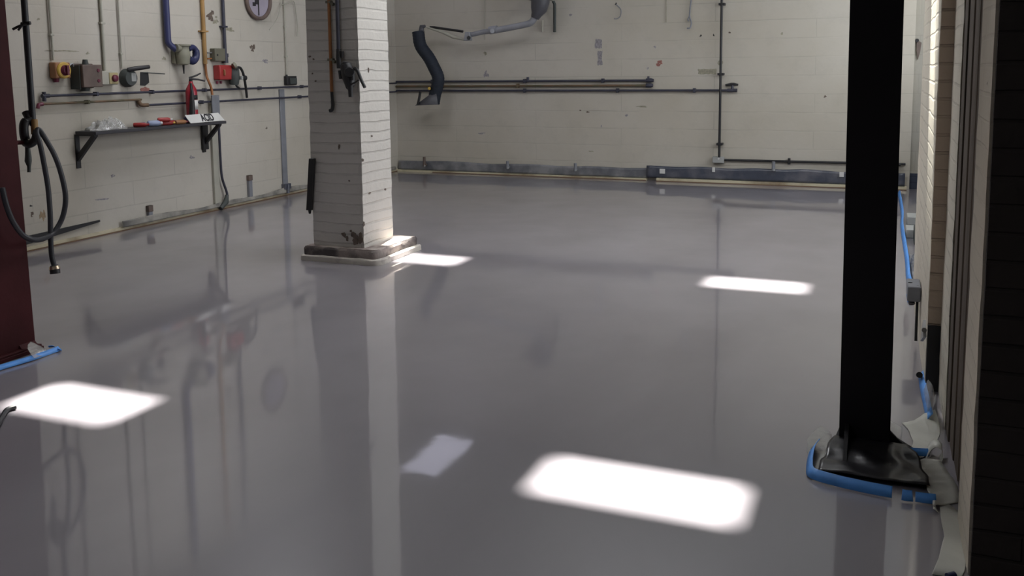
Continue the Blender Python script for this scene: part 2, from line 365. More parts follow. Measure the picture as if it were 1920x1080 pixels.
# ------------------------------------------------------------------ marks on the walls (worn paint, holes, residue): part of their wall
def rect_mark(px, py, w, h, m, par):
    c = B(px, py, 0.0005); d = (c-EYE).dot(FWD); rnd = random.Random(px); w *= d/F_PX; h *= d/F_PX; lp = []
    for (a, b2), n in ((((-w/2,-h/2),(w/2,-h/2)),7), (((w/2,-h/2),(w/2,h/2)),5), (((w/2,h/2),(-w/2,h/2)),7), (((-w/2,h/2),(-w/2,-h/2)),5)):
        for i in range(n):
            x = a[0]+(b2[0]-a[0])*i/n; z = a[1]+(b2[1]-a[1])*i/n; lp.append(c+Vector((x+rnd.uniform(-1,1)*0.006, 0, z+rnd.uniform(-1,1)*0.006)))
    return MB().prism(lp, (0, -0.0015, 0))
def chips(c, u, n, ru, rv, seed):
    """a scatter of small irregular chips that reads as one worn patch"""
    rnd = random.Random(seed); mb = MB(); small = max(ru, rv) < 0.02
    for i in range(1 if small else 6):
        a = rnd.uniform(0, 6.28); d = 0 if small else math.sqrt(rnd.random())*0.75; k = 1.0 if small else rnd.uniform(0.22, 0.5)
        p = Vector(c)+Vector(u)*(ru*d*math.cos(a))+Vector((0, 0, rv*d*math.sin(a)))
        q = blob(p, u, (0, 0, 1), n, max(0.004, ru*k), max(0.004, rv*k), seed*31+i, pts=14, th=0.0012+0.0001*i, jag=0.5); mb.add(q.v, q.f)
    return mb
def mark_back(px, py, w, h, m, seed, name='worn_patch'):
    c = B(px, py, 0.0005); d = (c-EYE).dot(FWD); obj(name, chips(c, (1, 0, 0), (0, -1, 0), w/2*d/F_PX, h/2*d/F_PX, seed), m, wb)
def mark_left(px, py, w, h, m, seed, name='worn_patch'):
    c = L(px, py, 0.0005); d = (c-EYE).dot(FWD); obj(name, chips(c, (0, 1, 0), (1, 0, 0), w/2*d/F_PX*1.7, h/2*d/F_PX, seed), m, wl)
k = 0
for px, py, w, h in ((1122,82,13,17),(1125,109,9,26)): obj('residue_patch', rect_mark(px, py, w, h, 'stain_grey', wb), 'stain_grey', wb)
for px, py, w, h, m in ((1235,119,14,13,'stain_red'),(1350,118,10,14,'stain_olive'),
        (1155,7,4,4,'black'),(1314,67,4,4,'black'),(1338,66,3,4,'black'),(1368,61,4,4,'stain_brown'),(1547,181,5,4,'stain_brown'),(1466,63,5,4,'stain_olive'),
        (1228,88,4,4,'stain_grey'),(1175,217,8,5,'stain_grey'),(1108,284,9,4,'stain_olive'),(1128,237,3,6,'stain_grey'),(1102,210,5,3,'stain_brown'),(1088,207,3,3,'stain_brown'),
        (1070,28,5,5,'stain_grey'),(910,100,8,8,'stain_olive'),(912,140,10,14,'stain_grey'),(1215,128,6,4,'stain_grey'),(905,250,20,4,'stain_grey'),(1200,200,26,4,'stain_olive')):
    k += 1; mark_back(px, py, w, h, m, k)
for px, py, w, h, m in ((395,30,16,22,'stain_brown'),(405,38,10,16,'stain_olive'),(428,55,16,12,'stain_olive'),(474,90,9,14,'stain_brown'),(118,96,40,3,'stain_olive'),
        (80,402,8,26,'rust'),(60,402,4,10,'stain_brown'),(58,386,3,4,'black'),(212,330,7,8,'stain_grey'),(195,373,20,4,'stain_grey'),(500,240,5,5,'stain_brown'),
        (72,36,4,4,'stain_olive'),(165,100,6,5,'stain_olive'),(308,110,6,8,'stain_olive'),(460,372,10,6,'white'),(360,295,8,6,'stain_grey'),(498,115,9,8,'stain_grey'),(470,358,7,4,'white')):
    k += 1; mark_left(px, py, w, h, m, k)
# recessed dark pocket with rod on the left wall
c = L(271, 149, 0.001); obj('wall_pocket', MB().prism([c+Vector((0, y, z)) for y, z in ((-0.06,-0.055),(-0.05,0.07),(0.05,0.07),(0.055,-0.03),(0.0,-0.06))], (0.003, 0, 0)), 'black', wl)
c = L(272, 168, 0.001); obj('rust_run', blob(c, (0,1,0), (0,0,1), (1,0,0), 0.05, 0.03, 71), 'stain_red', wl)

# ------------------------------------------------------------------ skirting strips
tl = struct('baseboard_left', MB().box((LW+0.001, 4.2, 0), (LW+0.022, 11.5, 0.036)), 'timber_pale')
obj('dirt_line', MB().box((LW+0.022, 4.2, 0), (LW+0.03, 11.5, 0.010)), 'tape_brown', tl)
tb = struct('baseboard_back', MB().box((LW+0.03, BW-0.085, 0), (-2.80, BW-0.001, 0.026)).box((-2.66, BW-0.11, 0), (0.3, BW-0.001, 0.040)), 'timber_pale')
obj('dirt_line', MB().box((-5.9, BW-0.092, 0), (-2.80, BW-0.085, 0.010)), 'tape_brown', tb)
obj('dirt_line', MB().box((-2.66, BW-0.118, 0), (0.3, BW-0.11, 0.010)), 'tape_brown', tb)

def film_strip(name, p0, p1, z0, z1, out, m, seed, n=60, amp=0.1, label='', cat='plastic sheet', kind='thing'):
    """crinkled film taped along the foot of a wall"""
    p0, p1, out = Vector(p0), Vector(p1), Vector(out); rows = []
    for j in range(6):
        t = j/5; row = []
        for i in range(n+1):
            s = i/n; p = p0.lerp(p1, s); q = noise.noise(Vector((s*18, t*2, seed))); q2 = noise.noise(Vector((s*7, 3.3, seed+5)))
            top = z1*(1+amp*q2)
            row.append(p + out*(0.012+0.012*abs(q)+0.012*(1-t)) + Vector((0, 0, z0+(top-z0)*t)))
        rows.append(row)
    o = obj(name, MB().loft(rows), m, solid=0.002, sharp=1.2); return tag(o, label, cat)
film_strip('plastic_sheet', (LW+0.02, BW-0.012, 0), (-2.77, BW-0.012, 0), 0.028, 0.155, (0, -1, 0), 'film_grey', 3, label='mid grey plastic film taped low along the back wall, left length beside pillar')
film_strip('plastic_sheet', (-2.8, BW-0.05, 0), (0.28, BW-0.05, 0), 0.042, 0.195, (0, -1, 0), 'film_dark', 8, label='darker bluish plastic film taped low along the back wall, right length behind black post')
film_strip('plastic_sheet', (LW+0.022, 6.3, 0), (LW+0.022, 11.4, 0), 0.036, 0.085, (1, 0, 0), 'film_dirt', 14, amp=0.5, label='narrow grey film along the foot of the left wall below the shelf')
# black rubber strip lying along the left wall foot
a, b = L(42, 452), L(185, 414)
row = [[a.lerp(b, t)+Vector((0.004, 0, dz*(1-t*0.75))) for t in [i/10 for i in range(11)]] for dz in (-0.035, 0.035)]
mbs = MB(); n = 11
for q in (0.004, 0.022):
    pass
lo = [p.copy() for p in row[0]]; hi = [p.copy() for p in row[1]]
mbs.prism(lo+hi[::-1], (0.014, 0, 0))
tag(obj('rubber_strip', mbs, 'black'), 'black rubber strip leaning along the foot of left wall behind the hanging hose', 'strip')

# ------------------------------------------------------------------ brick pillar
pt = thing('brick_pillar', 'white painted square brick pillar on a chipped plinth in the middle of the floor', 'pillar', (-3.82, 6.06, 0))
PX0, PX1, PY0, PY1 = -4.05, -3.60, 5.84, 6.28
shaft = obj('shaft', rough_box((PX0, PY0, 0.10), (PX1, PY1, H), amp=0.006, seed=21), 'pillar', pt)
for px, py, w, h, s in ((664,441,0.030,0.022,1),(676,447,0.02,0.05,2),(667,452,0.03,0.025,6),(645,440,0.018,0.018,3),(651,447,0.012,0.018,4),(658,433,0.008,0.01,5),(581,106,0.010,0.008,7),(588,111,0.007,0.007,8),(586,138,0.006,0.006,9),(592,152,0.007,0.007,10),(636,275,0.007,0.02,11),(655,339,0.006,0.006,12)):
    c = at_y(px, py, PY0-0.004); obj('bare_patch', blob(c, (1,0,0), (0,0,1), (0,-1,0), w, h, s+80, th=0.004), 'stain_brown', shaft)
for px, py, w, h, s in ((691,131,0.006,0.02,1),(693,362,0.012,0.008,2),(722,355,0.012,0.01,3),(680,300,0.012,0.012,4),(682,420,0.01,0.02,5),(697,255,0.014,0.006,6)):
    c = at_x(px, py, PX1+0.001); obj('bare_patch', blob(c, (0,1,0), (0,0,1), (1,0,0), w, h, s+95, th=0.003), 'stain_brown', shaft)
def slab(x0, x1, y0, y1, z0, z1, rad, amp, seed, n=14):
    """slab with rounded near right corner and ragged edge"""
    loop = []
    def seg(a, b, m):
        for i in range(m): loop.append(Vector(a).lerp(Vector(b), i/m))
    seg((x0, y1, 0), (x0, y0, 0), n); seg((x0, y0, 0), (x1-rad, y0, 0), n)
    for i in range(7):
        a = -PI/2+PI/2*i/6; loop.append(Vector((x1-rad+rad*math.cos(a), y0+rad+rad*math.sin(a), 0)))
    seg((x1, y0+rad+0.02, 0), (x1, y1, 0), n); seg((x1, y1, 0), (x0, y1, 0), n)
    cen = Vector(((x0+x1)/2, (y0+y1)/2, 0)); rings = []; lev = ((z0, 0.0), (z0+(z1-z0)*0.35, 0.0), (z0+(z1-z0)*0.8, 0.0), (z1, -0.012))
    vs = []; m = len(loop)
    for li, (z, ins) in enumerate(lev):
        for p in loop:
            d = (p-cen).normalized(); q = noise.noise(Vector((p.x*14, p.y*14, z*20+seed)))
            vs.append(p + d*(ins+amp*q) + Vector((0, 0, z + (0.006*noise.noise(Vector((p.x*9, p.y*9, seed))) if li == 3 else 0))))
    fs = [(k*m+i, k*m+(i+1) % m, (k+1)*m+(i+1) % m, (k+1)*m+i) for k in range(3) for i in range(m)]
    fs.append(tuple(range(m-1, -1, -1))); fs.append(tuple(3*m+i for i in range(m)))
    return MB().add(vs, fs)
pl = obj('plinth', slab(-4.105, -3.465, 5.79, 6.43, 0.035, 0.11, 0.05, 0.008, 2), 'plinth', pt)
obj('plinth_foot', slab(-4.125, -3.435, 5.77, 6.45, 0, 0.045, 0.09, 0.008, 6), 'plinth_low', pl)
obj('mortar_bed', slab(-4.09, -3.475, 5.80, 6.42, 0.105, 0.116, 0.05, 0.01, 9), 'plinth_top', pl)
# black rubber edge guard on the pillar's left arris
ga, gb = at_y(585.5, 297, PY0-0.03), at_y(580.5, 394, PY0-0.03)
gmb = MB(); ax = (gb-ga)
gmb.prism([(ga.x-0.022, PY0-0.012, ga.z), (ga.x+0.022, PY0-0.012, ga.z), (gb.x+0.02, PY0-0.012, gb.z), (gb.x-0.022, PY0-0.012, gb.z)], (0.0, -0.035, 0))
gmb.cyl((gb.x, PY0-0.028, gb.z+0.002), (gb.x, PY0-0.028, gb.z-0.028), 0.014, 0.010, 8)
tag(obj('rubber_guard', gmb, 'black', bevel=0.004), 'black rubber guard strip standing on left edge of the brick pillar', 'guard strip')

# copper pipe on pillar front
t = thing('copper_pipe', 'orange brown copper pipe down the pillar front, ending in a black elbow', 'pipe', at_y(621, 208, PY0-0.03))
p_top = at_y(616.5, 0, PY0-0.03); p_bot = at_y(622, 172, PY0-0.03); p_top.x = p_bot.x+0.004
p_hi = Vector((p_top.x, p_top.y, 3.6))
obj('tube', MB().tube([p_hi, p_bot], 0.0125, 12), 'copper', t)
e1 = at_y(624, 198, PY0-0.03); e2 = at_y(618, 208, PY0-0.035)
obj('elbow', MB().tube(spline([p_bot+Vector((0,0,0.01)), p_bot.lerp(e1, 0.6), e1, e1.lerp(e2, 0.5)+Vector((0.006,0,-0.012)), e2], 5), [0.012]*6+[0.014]*15, 12), 'black', t)
for py in (112, 4):
    c = at_y(620, py, PY0-0.02); obj('pipe_clip', MB().cbox((p_bot.x, PY0-0.025, c.z), (0.045, 0.034, 0.018)).cyl((p_bot.x+0.028, PY0-0.04, c.z-0.015), (p_bot.x+0.028, PY0-0.009, c.z-0.015), 0.012), 'olive', t)
# dark conduit with black socket and plug on pillar front
t = thing('socket_conduit', 'dark blue conduit down the pillar front feeding a black socket with hooked plug', 'conduit', at_y(655, 175, PY0-0.05))
b0 = at_y(635, 97, PY0-0.03)
obj('tube', MB().tube([Vector((b0.x, b0.y, 3.6)), b0], 0.0145, 12), 'pipe_dark', t)
def yz(px, py, o=0.05): return at_y(px, py, PY0-o)
obj('gland', MB().tube([yz(635,92,0.03), yz(635,108,0.035), yz(636,128,0.04)], [0.018, 0.02, 0.018], 12).cyl(yz(641,96,0.03), yz(641,108,0.03), 0.015, 0.012).tube([yz(637,132,0.03), yz(639,148,0.03)], 0.013), 'black', t)
obj('socket_body', MB().tube([yz(645,120,0.05), yz(648,122,0.06), yz(653,142,0.06), yz(656,160,0.065), yz(653,166,0.06)], [0.02, 0.042, 0.05, 0.036, 0.02], 18).cyl(yz(655,135,0.05), yz(655,135,0.14), 0.04, 0.034), 'black', t, bevel=0.004)
obj('plug', MB().tube([yz(656,158,0.075), yz(657,170,0.075), yz(657.5,182,0.075)], [0.024, 0.018, 0.016], 14), 'black', t)
obj('hook_handle', MB().tube(spline([yz(660,150,0.09), yz(661,133,0.1), yz(666,129,0.11), yz(671,134,0.12), yz(677,149,0.13), yz(684,164,0.14)], 5), 0.012, 10).tube(spline([yz(659,158,0.085), yz(667,154,0.09), yz(674,149,0.11)], 4), 0.007, 8), 'black', t)

# ------------------------------------------------------------------ left wall: pipework
def lpipe(name, y0, y1, z, r, m, label, o=0.035, cat='pipe', ends=None, clips=()):
    t = thing(name, label, cat, (LW+o, (y0+y1)/2, z-r))
    obj('tube', MB().tube([(LW+o, y0, z), (LW+o, y1, z)], r, 12), m, t)
    for y in clips: obj('pipe_clip', MB().box((LW+0.001, y-0.012, z-r*1.7), (LW+o+r*1.25, y+0.012, z+r*1.7)), m, t, bevel=0.003)
    return t
t = lpipe('steel_pipe', 5.55, 11.49, 1.272, 0.011, 'pipe_dark', 'upper dark steel pipe running along left wall, capped by a short upright end', clips=(6.1, 6.77, 7.5, 8.4, 9.2, 10.4))
obj('end_fitting', MB().cyl((LW+0.035, 5.55, 1.225), (LW+0.035, 5.55, 1.305), 0.016).cyl((LW+0.035,5.53,1.272), (LW+0.035,5.60,1.272), 0.017), 'pipe_dark', t)
t = lpipe('steel_pipe', 5.53, 6.62, 1.205, 0.010, 'pipe_brown', 'short brown pipe just below the upper dark pipe, left of fire extinguisher', clips=(6.0,))
obj('end_fitting', MB().tube([(LW+0.035,5.53,1.205), (LW+0.035,5.49,1.20), (LW+0.035,5.48,1.17)], 0.016), 'maroon', t)
t = lpipe('steel_pipe', 6.66, 11.49, 1.15, 0.011, 'pipe_dark', 'lower dark steel pipe along left wall starting with elbow behind the shelf', clips=(7.45, 9.15, 10.0))
obj('elbow', MB().tube(spline([(LW+0.035,6.70,1.15), (LW+0.035,6.63,1.152), (LW+0.033,6.60,1.17), (LW+0.02,6.60,1.21)], 4), 0.019), 'pipe_brown', t)
def lvert(name, px, py, z1, r, m, label, o=0.02, clips=(), cat='conduit', z0=None):
    c = L(px, py, o); z0 = c.z if z0 is None else z0
    t = thing(name, label, cat, (c.x, c.y, z0))
    obj('tube', MB().tube([(c.x, c.y, z0), (c.x, c.y, z1)], r, 12), m, t)
    for z in clips: obj('pipe_clip', MB().box((LW+0.001, c.y-r*2.0, z-0.009), (c.x+r*1.2, c.y+r*2.0, z+0.009)), m, t, bevel=0.002)
    return t, c
lvert('conduit', 100, 113, 3.6, 0.010, 'cream_conduit', 'cream painted conduit rising from the yellow isolator switch on left wall', clips=(1.78, 2.4))
lvert('conduit', 197, 136, 3.6, 0.013, 'cream_conduit', 'cream painted conduit rising from the small cream knob switch on left wall', clips=(1.9, 2.5))
lvert('conduit', 229, 128, 3.6, 0.008, 'cream_conduit', 'thin cream conduit rising from the grey lever switch on left wall', clips=(1.63, 2.4))
lvert('conduit', 538, 142, 3.6, 0.009, 'cream_conduit', 'thin cream conduit rising from the small black box near pillar', clips=(1.97, 1.63))
# blue pipe and its coupling box
t = thing('blue_pipe', 'thick dark blue painted pipe bending into grey valve casting on left wall', 'pipe', L(316, 82, 0.05))
c = L(315, 80, 0.05); e = L(326, 90, 0.07); e2 = L(331, 93.5, 0.08)
obj('tube', MB().tube([Vector((c.x, c.y, 3.6)), c+Vector((0,0,0.04))]+spline([c+Vector((0,0,0.03)), c+Vector((0.004,0.01,-0.01)), e, e2], 5)[1:], 0.031, 16), 'pipe_blue', t)
t = thing('valve_casting', 'beige grey valve casting with navy bent plug at the end of blue pipe', 'valve', L(345, 120, 0.1))
def lbox(mb, px, py, w, h, d, o=0.0, mx=None):
    c = L(px, py, 0.0); return mb.box((LW+0.001+o, c.y-w/2, c.z-h/2), (LW+0.001+o+d, c.y+w/2, c.z+h/2))
c = L(343, 100, 0.09)
obj('body', MB().lathe(c+Vector((0,0,-0.115)), (0,0,1), [(0,0.03),(0.012,0.06),(0.08,0.07),(0.13,0.07),(0.14,0.062),(0.18,0.062),(0.186,0.078),(0.2,0.078),(0.204,0.05)], 20).cyl(c+Vector((0,-0.1,0.05)), c+Vector((0,0,0.05)), 0.04), 'beige_grey', t)
obj('back_plate', MB().box((LW+0.001, c.y-0.07, c.z-0.1), (c.x-0.04, c.y+0.07, c.z+0.08)), 'beige_grey', t, bevel=0.005)
q = lambda px, py, o=0.12: L(px, py, o)
obj('plug', MB().tube(spline([q(352,92), q(361,89), q(367,96), q(367,108), q(361,115), q(353,110)], 5), [0.03]*10+[0.036]*16, 14), 'blue', t)
obj('drain_stem', MB().cyl(c+Vector((0,0,-0.11)), c+Vector((0,0,-0.20)), 0.012, 0.006, 10), 'black', t)
# ochre conduit ending in a bent tail
t = thing('ochre_conduit', 'ochre painted conduit with hanging cable tail between blue pipe and red box', 'conduit', L(398, 168, 0.03))
c = L(385, 120, 0.025)
obj('tube', MB().tube([Vector((c.x, c.y, 3.6)), c], 0.021, 12), 'ochre', t)
obj('cable_tail', MB().tube(spline([c+Vector((0,0,0.02)), L(387,140,0.03), L(391,152,0.066), L(396,165,0.07), L(398,178,0.075)], 6), 0.013, 10), 'copper', t)
obj('pipe_clip', MB().box((LW+0.001, c.y-0.06, L(380,59).z-0.008), (c.x+0.024, c.y+0.045, L(380,59).z+0.008)), 'ochre', t)
# olive box
t = thing('junction_box', 'small olive grey box above the red box on left wall', 'box', L(402, 118, 0.04))
bx = MB(); lbox(bx, 403, 103, 0.16, 0.135, 0.07); obj('body', bx, 'olive', t, bevel=0.008)
c = L(404, 103, 0.071); obj('screw', MB().cyl(c+Vector((0,0.03,0.0)), c+Vector((0.006,0.03,0.0)), 0.009), 'black', t)
for py in (99, 110): obj('spigot', MB().cyl(L(388,py,0.03), L(397,py,0.03), 0.008), 'steel' if py == 99 else 'copper', t)
# dark vertical pipe
t, c = lvert('steel_pipe', 423, 118, 3.6, 0.018, 'pipe_dark', 'dark vertical pipe coming down to the red box on left wall', o=0.035, clips=(1.93, 2.6), cat='pipe')
obj('union', MB().tube([c+Vector((0,0,0.0)), c+Vector((0,0,0.1))], [0.03, 0.024], 12).cyl(c+Vector((0,0.035,0.06)), c+Vector((0,0.035,0.1)), 0.012), 'pipe_dark', t)
# red box
t = thing('switch_box', 'red metal switch box on left wall beside the black cable socket', 'switch box', L(411, 150, 0.05))
bx = MB(); lbox(bx, 412, 136, 0.21, 0.155, 0.09); obj('body', bx, 'red', t, bevel=0.012)
c = L(415, 136, 0.093); obj('lever', MB().box((c.x, c.y+0.03, c.z-0.03), (c.x+0.02, c.y+0.045, c.z+0.03)), 'orange', t, bevel=0.003)
for px in (407, 414): obj('gland', MB().cyl(L(px,152,0.045), L(px,157,0.045), 0.016, 0.013, 12), 'maroon', t)
# black socket with looped cable
t = thing('cable_socket', 'black industrial socket with cable looping down to the lower pipe', 'socket', L(440, 170, 0.05))
obj('body', MB().tube([L(438,127,0.06), L(438,131,0.07), L(439,145,0.08), L(439,158,0.07)], [0.045,0.058,0.06,0.048], 16), 'box_dark', t)
obj('flap', MB().tube([L(437,124,0.12), L(441,122,0.13)], [0.03,0.035], 12), 'beige_grey', t)
obj('latch', MB().box((LW+0.11, L(434,146).y-0.012, L(434,146).z-0.02), (LW+0.145, L(434,146).y+0.012, L(434,146).z+0.02)), 'grey_box', t)
obj('cable_loop', MB().tube(spline([L(440,138,0.1), L(444,128,0.12), L(450,127,0.12), L(455,135,0.12), L(458,147,0.11), L(461,165,0.08), L(463,183,0.064)], 6), 0.014, 10), 'black', t)
obj('plug', MB().tube([L(443,146,0.1), L(452,146,0.11), L(460,146,0.11)], [0.024,0.02,0.028], 12).tube(spline([L(444,150,0.1), L(443,160,0.1), L(449,166,0.09)], 4), 0.012), 'black', t)
# small black box
t = thing('junction_box', 'small black box at the foot of thin conduit just left of pillar', 'box', L(540, 158, 0.03))
bx = MB(); lbox(bx, 541, 151, 0.19, 0.105, 0.05); obj('body', bx, 'black', t, bevel=0.006)
bx = MB(); lbox(bx, 543, 152, 0.13, 0.07, 0.01, 0.05); obj('lid', bx, 'box_dark', t, bevel=0.003)
obj('gland', MB().cyl(L(537.5,146,0.025), L(537.5,140,0.025), 0.016, 0.012, 10), 'black', t)
# yellow isolator
t = thing('isolator_switch', 'yellow isolator switch with maroon rotary knob on left wall', 'switch', L(105, 148, 0.05))
bx = MB(); lbox(bx, 106, 132, 0.155, 0.135, 0.075); obj('body', bx, 'orange', t, bevel=0.01)
c = L(105, 132, 0.0)
obj('cover', MB().lathe(Vector((LW+0.07, c.y+0.01, c.z)), (1,0,0), [(0,0.07),(0.012,0.07),(0.02,0.062)], 24), 'yellow', t)
obj('knob', MB().lathe(Vector((LW+0.09, c.y+0.012, c.z)), (1,0,0), [(0,0.045),(0.01,0.04),(0.022,0.03)], 18).box((LW+0.1, c.y+0.002, c.z-0.042), (LW+0.13, c.y+0.022, c.z+0.042)), 'maroon', t)
obj('gland', MB().cyl((LW+0.03, c.y-0.03, c.z-0.065), (LW+0.03, c.y-0.03, c.z-0.10), 0.025, 0.02, 12), 'maroon', t)
obj('wire_loop', MB().tube(spline([(LW+0.05,c.y+0.07,c.z+0.02), (LW+0.05,c.y+0.12,c.z+0.055), (LW+0.05,c.y+0.135,c.z+0.05), (LW+0.05,c.y+0.142,c.z+0.03)], 6), 0.005, 8), 'grey_metal', t)
# brown box
t = thing('switch_box', 'brown metal switch box with top lug next to the yellow isolator', 'switch box', L(158, 163, 0.06))
c = L(150, 141, 0.0)
obj('body', MB().box((LW+0.001, c.y-0.10, c.z-0.115), (LW+0.03, c.y+0.12, c.z+0.10)).box((LW+0.03, c.y-0.095, c.z-0.105), (LW+0.14, c.y+0.115, c.z+0.09)), 'brown_box', t, bevel=0.006)
obj('side_plate', MB().box((LW+0.002, c.y-0.107, c.z-0.12), (LW+0.11, c.y-0.097, c.z+0.085)), 'box_dark', t)
obj('top_lug', MB().cyl((LW+0.07, c.y+0.0, c.z+0.09), (LW+0.07, c.y+0.0, c.z+0.135), 0.028, 0.02, 14), 'box_dark', t)
for dz in (0.04, -0.05): obj('screw', MB().cyl((LW+0.14, c.y+0.07, c.z+dz), (LW+0.146, c.y+0.07, c.z+dz), 0.016, 0.014, 10), 'maroon', t)
obj('outlet', MB().cyl((LW+0.05, c.y, c.z-0.11), (LW+0.05, c.y, c.z-0.138), 0.04, 0.035, 14), 'box_dark', t)
# cream box with knob
t = thing('knob_switch', 'cream painted box switch with dark knob between brown box and grey lever switch', 'switch', L(195, 160, 0.05))
bx = MB(); lbox(bx, 194, 146, 0.20, 0.125, 0.07); obj('body', bx, 'cream_conduit', t, bevel=0.008)
c = L(199, 147, 0.0); obj('cover', MB().box((LW+0.071, c.y-0.035, c.z-0.05), (LW+0.078, c.y+0.065, c.z+0.05)), 'ochre_cream', t, bevel=0.003)
obj('knob', MB().lathe(Vector((LW+0.078, c.y+0.02, c.z)), (1,0,0), [(0,0.032),(0.02,0.03),(0.026,0.02)], 16), 'maroon', t)
# grey lever switch
t = thing('lever_switch', 'grey rounded lever switch with dark handle pointing right on left wall', 'switch', L(237, 160, 0.05))
c = L(236, 146, 0.0)
obj('body', MB().lathe(Vector((LW+0.001, c.y, c.z)), (1,0,0), [(0,0.085),(0.04,0.085),(0.07,0.07)], 20), 'box_dark', t)
obj('face', MB().box((LW+0.068, c.y-0.005, c.z-0.035), (LW+0.076, c.y+0.055, c.z+0.045)), 'grey_box', t, bevel=0.004)
obj('handle', MB().tube([(LW+0.06, c.y-0.03, c.z+0.07), (LW+0.1, c.y+0.02, c.z+0.085), (LW+0.12, c.y+0.17, c.z+0.10)], [0.022, 0.022, 0.018], 12), 'black', t)
# rod stuck in the pocket
tag(obj('wire_rod', MB().tube([L(268,136,0.004), L(285,137,0.03), L(309,138.5,0.07)], 0.005, 8), 'box_dark'), 'thin dark wire rod sticking out of the dark pocket in left wall', 'rod')

# grey trunking uprights and stubs
def trunk(px0, pz1, z0, w, d, m, label, name='trunking', cat='trunking', tail=False):
    c = L(px0[0], px0[1]); t = thing(name, label, cat, (LW+d/2, c.y, z0))
    obj('channel', MB().box((LW+0.001, c.y-w/2, z0), (LW+d, c.y+w/2, pz1)), m, t, bevel=0.004)
    return t, c
t, c = trunk((401, 300), 1.13, 0.075, 0.085, 0.03, 'cream_conduit', 'upright trunking with dark cable between shelf and skirting on left wall')
obj('upper_length', MB().box((LW+0.052, c.y-0.06, 0.98), (LW+0.07, c.y+0.05, 1.215)), 'grey_trunk', t, bevel=0.004)
obj('cable', MB().tube(spline([(LW+0.045, c.y+0.05, 1.0), (LW+0.045, c.y+0.05, 0.6), (LW+0.045, c.y+0.06, 0.35), (LW+0.05, c.y+0.12, 0.17), (LW+0.05, c.y+0.10, 0.1), (LW+0.05, c.y+0.02, 0.03)], 6), 0.013, 10), 'pipe_dark', t)
obj('cable_foot', MB().tube([(LW+0.05, c.y+0.12, 0.15), (LW+0.05, c.y+0.10, 0.08), (LW+0.05, c.y+0.01, 0.02)], [0.018,0.03,0.024], 10), 'box_dark', t)
t, c = trunk((530, 260), 1.25, 0.06, 0.09, 0.02, 'grey_trunk', 'tall grey trunking upright left of the pillar on left wall')
obj('foot_clamp', MB().box((LW+0.001, c.y-0.06, 0.08), (LW+0.05, c.y+0.06, 0.14)).tube([(LW+0.05, c.y, 0.13), (LW+0.06, c.y-0.02, 0.03)], 0.02), 'film_dark', t)
for (px, py, zt, w, lab) in ((466, 350, 0.315, 0.055, 'tall grey cut off stub post at foot of left wall near pillar'), (278, 398, 0.19, 0.05, 'short grey cut off stub at foot of left wall under the shelf')):
    t, c = trunk((px, py), zt, 0.03, w, 0.035, 'grey_trunk', lab, 'pipe_stub', 'stub')
    obj('cap', MB().box((LW+0.001, c.y-w/2-0.004, zt-0.06), (LW+0.039, c.y+w/2+0.004, zt)), 'brown_box', t, bevel=0.003)

# clock at the top edge of the view
t = thing('wall_clock', 'round wall clock with dark rim and lilac face high on left wall', 'clock', L(480, 33, 0.03))
c = L(480.5, 0, 0); R = 0.205
obj('rim', MB().tube([Vector((LW+0.03, c.y+R*math.cos(a*PI/24), c.z+R*math.sin(a*PI/24))) for a in range(49)], 0.022, 10), 'brown_box', t)
obj('face', MB().lathe(Vector((LW+0.002, c.y, c.z)), (1,0,0), [(0,R),(0.022,R)], 40), 'lilac', t)
obj('hand', MB().box((LW+0.026, c.y-0.008, c.z-0.17), (LW+0.03, c.y+0.008, c.z+0.02)), 'ink', t)
obj('hand', MB().box((LW+0.026, c.y-0.10, c.z-0.07), (LW+0.03, c.y-0.05, c.z-0.03)).box((LW+0.026, c.y-0.06, c.z-0.05), (LW+0.03, c.y, c.z+0.0)), 'ink', t)
# loose wires near the corner
tag(obj('loose_wire', MB().tube(spline([L(529,0,0.03), L(526,12,0.03), L(519,35,0.06), L(505,56,0.1)], 6), 0.005, 8), 'cream_conduit'), 'thin loose wire hanging left of the thin conduit near clock', 'wire')
tag(obj('loose_wire', MB().tube(spline([L(528,9,0.03), L(540,6,0.03), L(551,3,0.03), L(555,25,0.03), L(558,50,0.03), L(557,68,0.04)], 6), 0.006, 8), 'cream_conduit'), 'loose wire looping down on left wall right beside the pillar edge', 'wire')

# ------------------------------------------------------------------ shelf and what stands on it
SZ, SD = 0.955, 0.25
SY0, SY1 = 5.86, 7.545
t = thing('wall_shelf', 'dark wall shelf on two triangular brackets on left wall', 'shelf', (LW+SD/2, (SY0+SY1)/2, 0.6))
obj('board', MB().box((LW+0.012, SY0, SZ-0.028), (LW+SD, SY1, SZ)), 'shelf', t, bevel=0.003)
for y in (SY0+0.02, SY1-0.07):
    br = obj('bracket', MB().box((LW+0.001, y-0.022, 0.63), (LW+0.012, y+0.022, SZ-0.028)).box((LW+0.012, y-0.02, SZ-0.04), (LW+SD-0.02, y+0.02, SZ-0.028)), 'black', t)
    obj('diagonal_brace', MB().prism([(LW+0.012, y-0.016, 0.69), (LW+0.012, y-0.016, 0.75), (LW+SD-0.065, y-0.016, SZ-0.04), (LW+SD-0.015, y-0.016, SZ-0.04)], (0, 0.032, 0)), 'black', br)
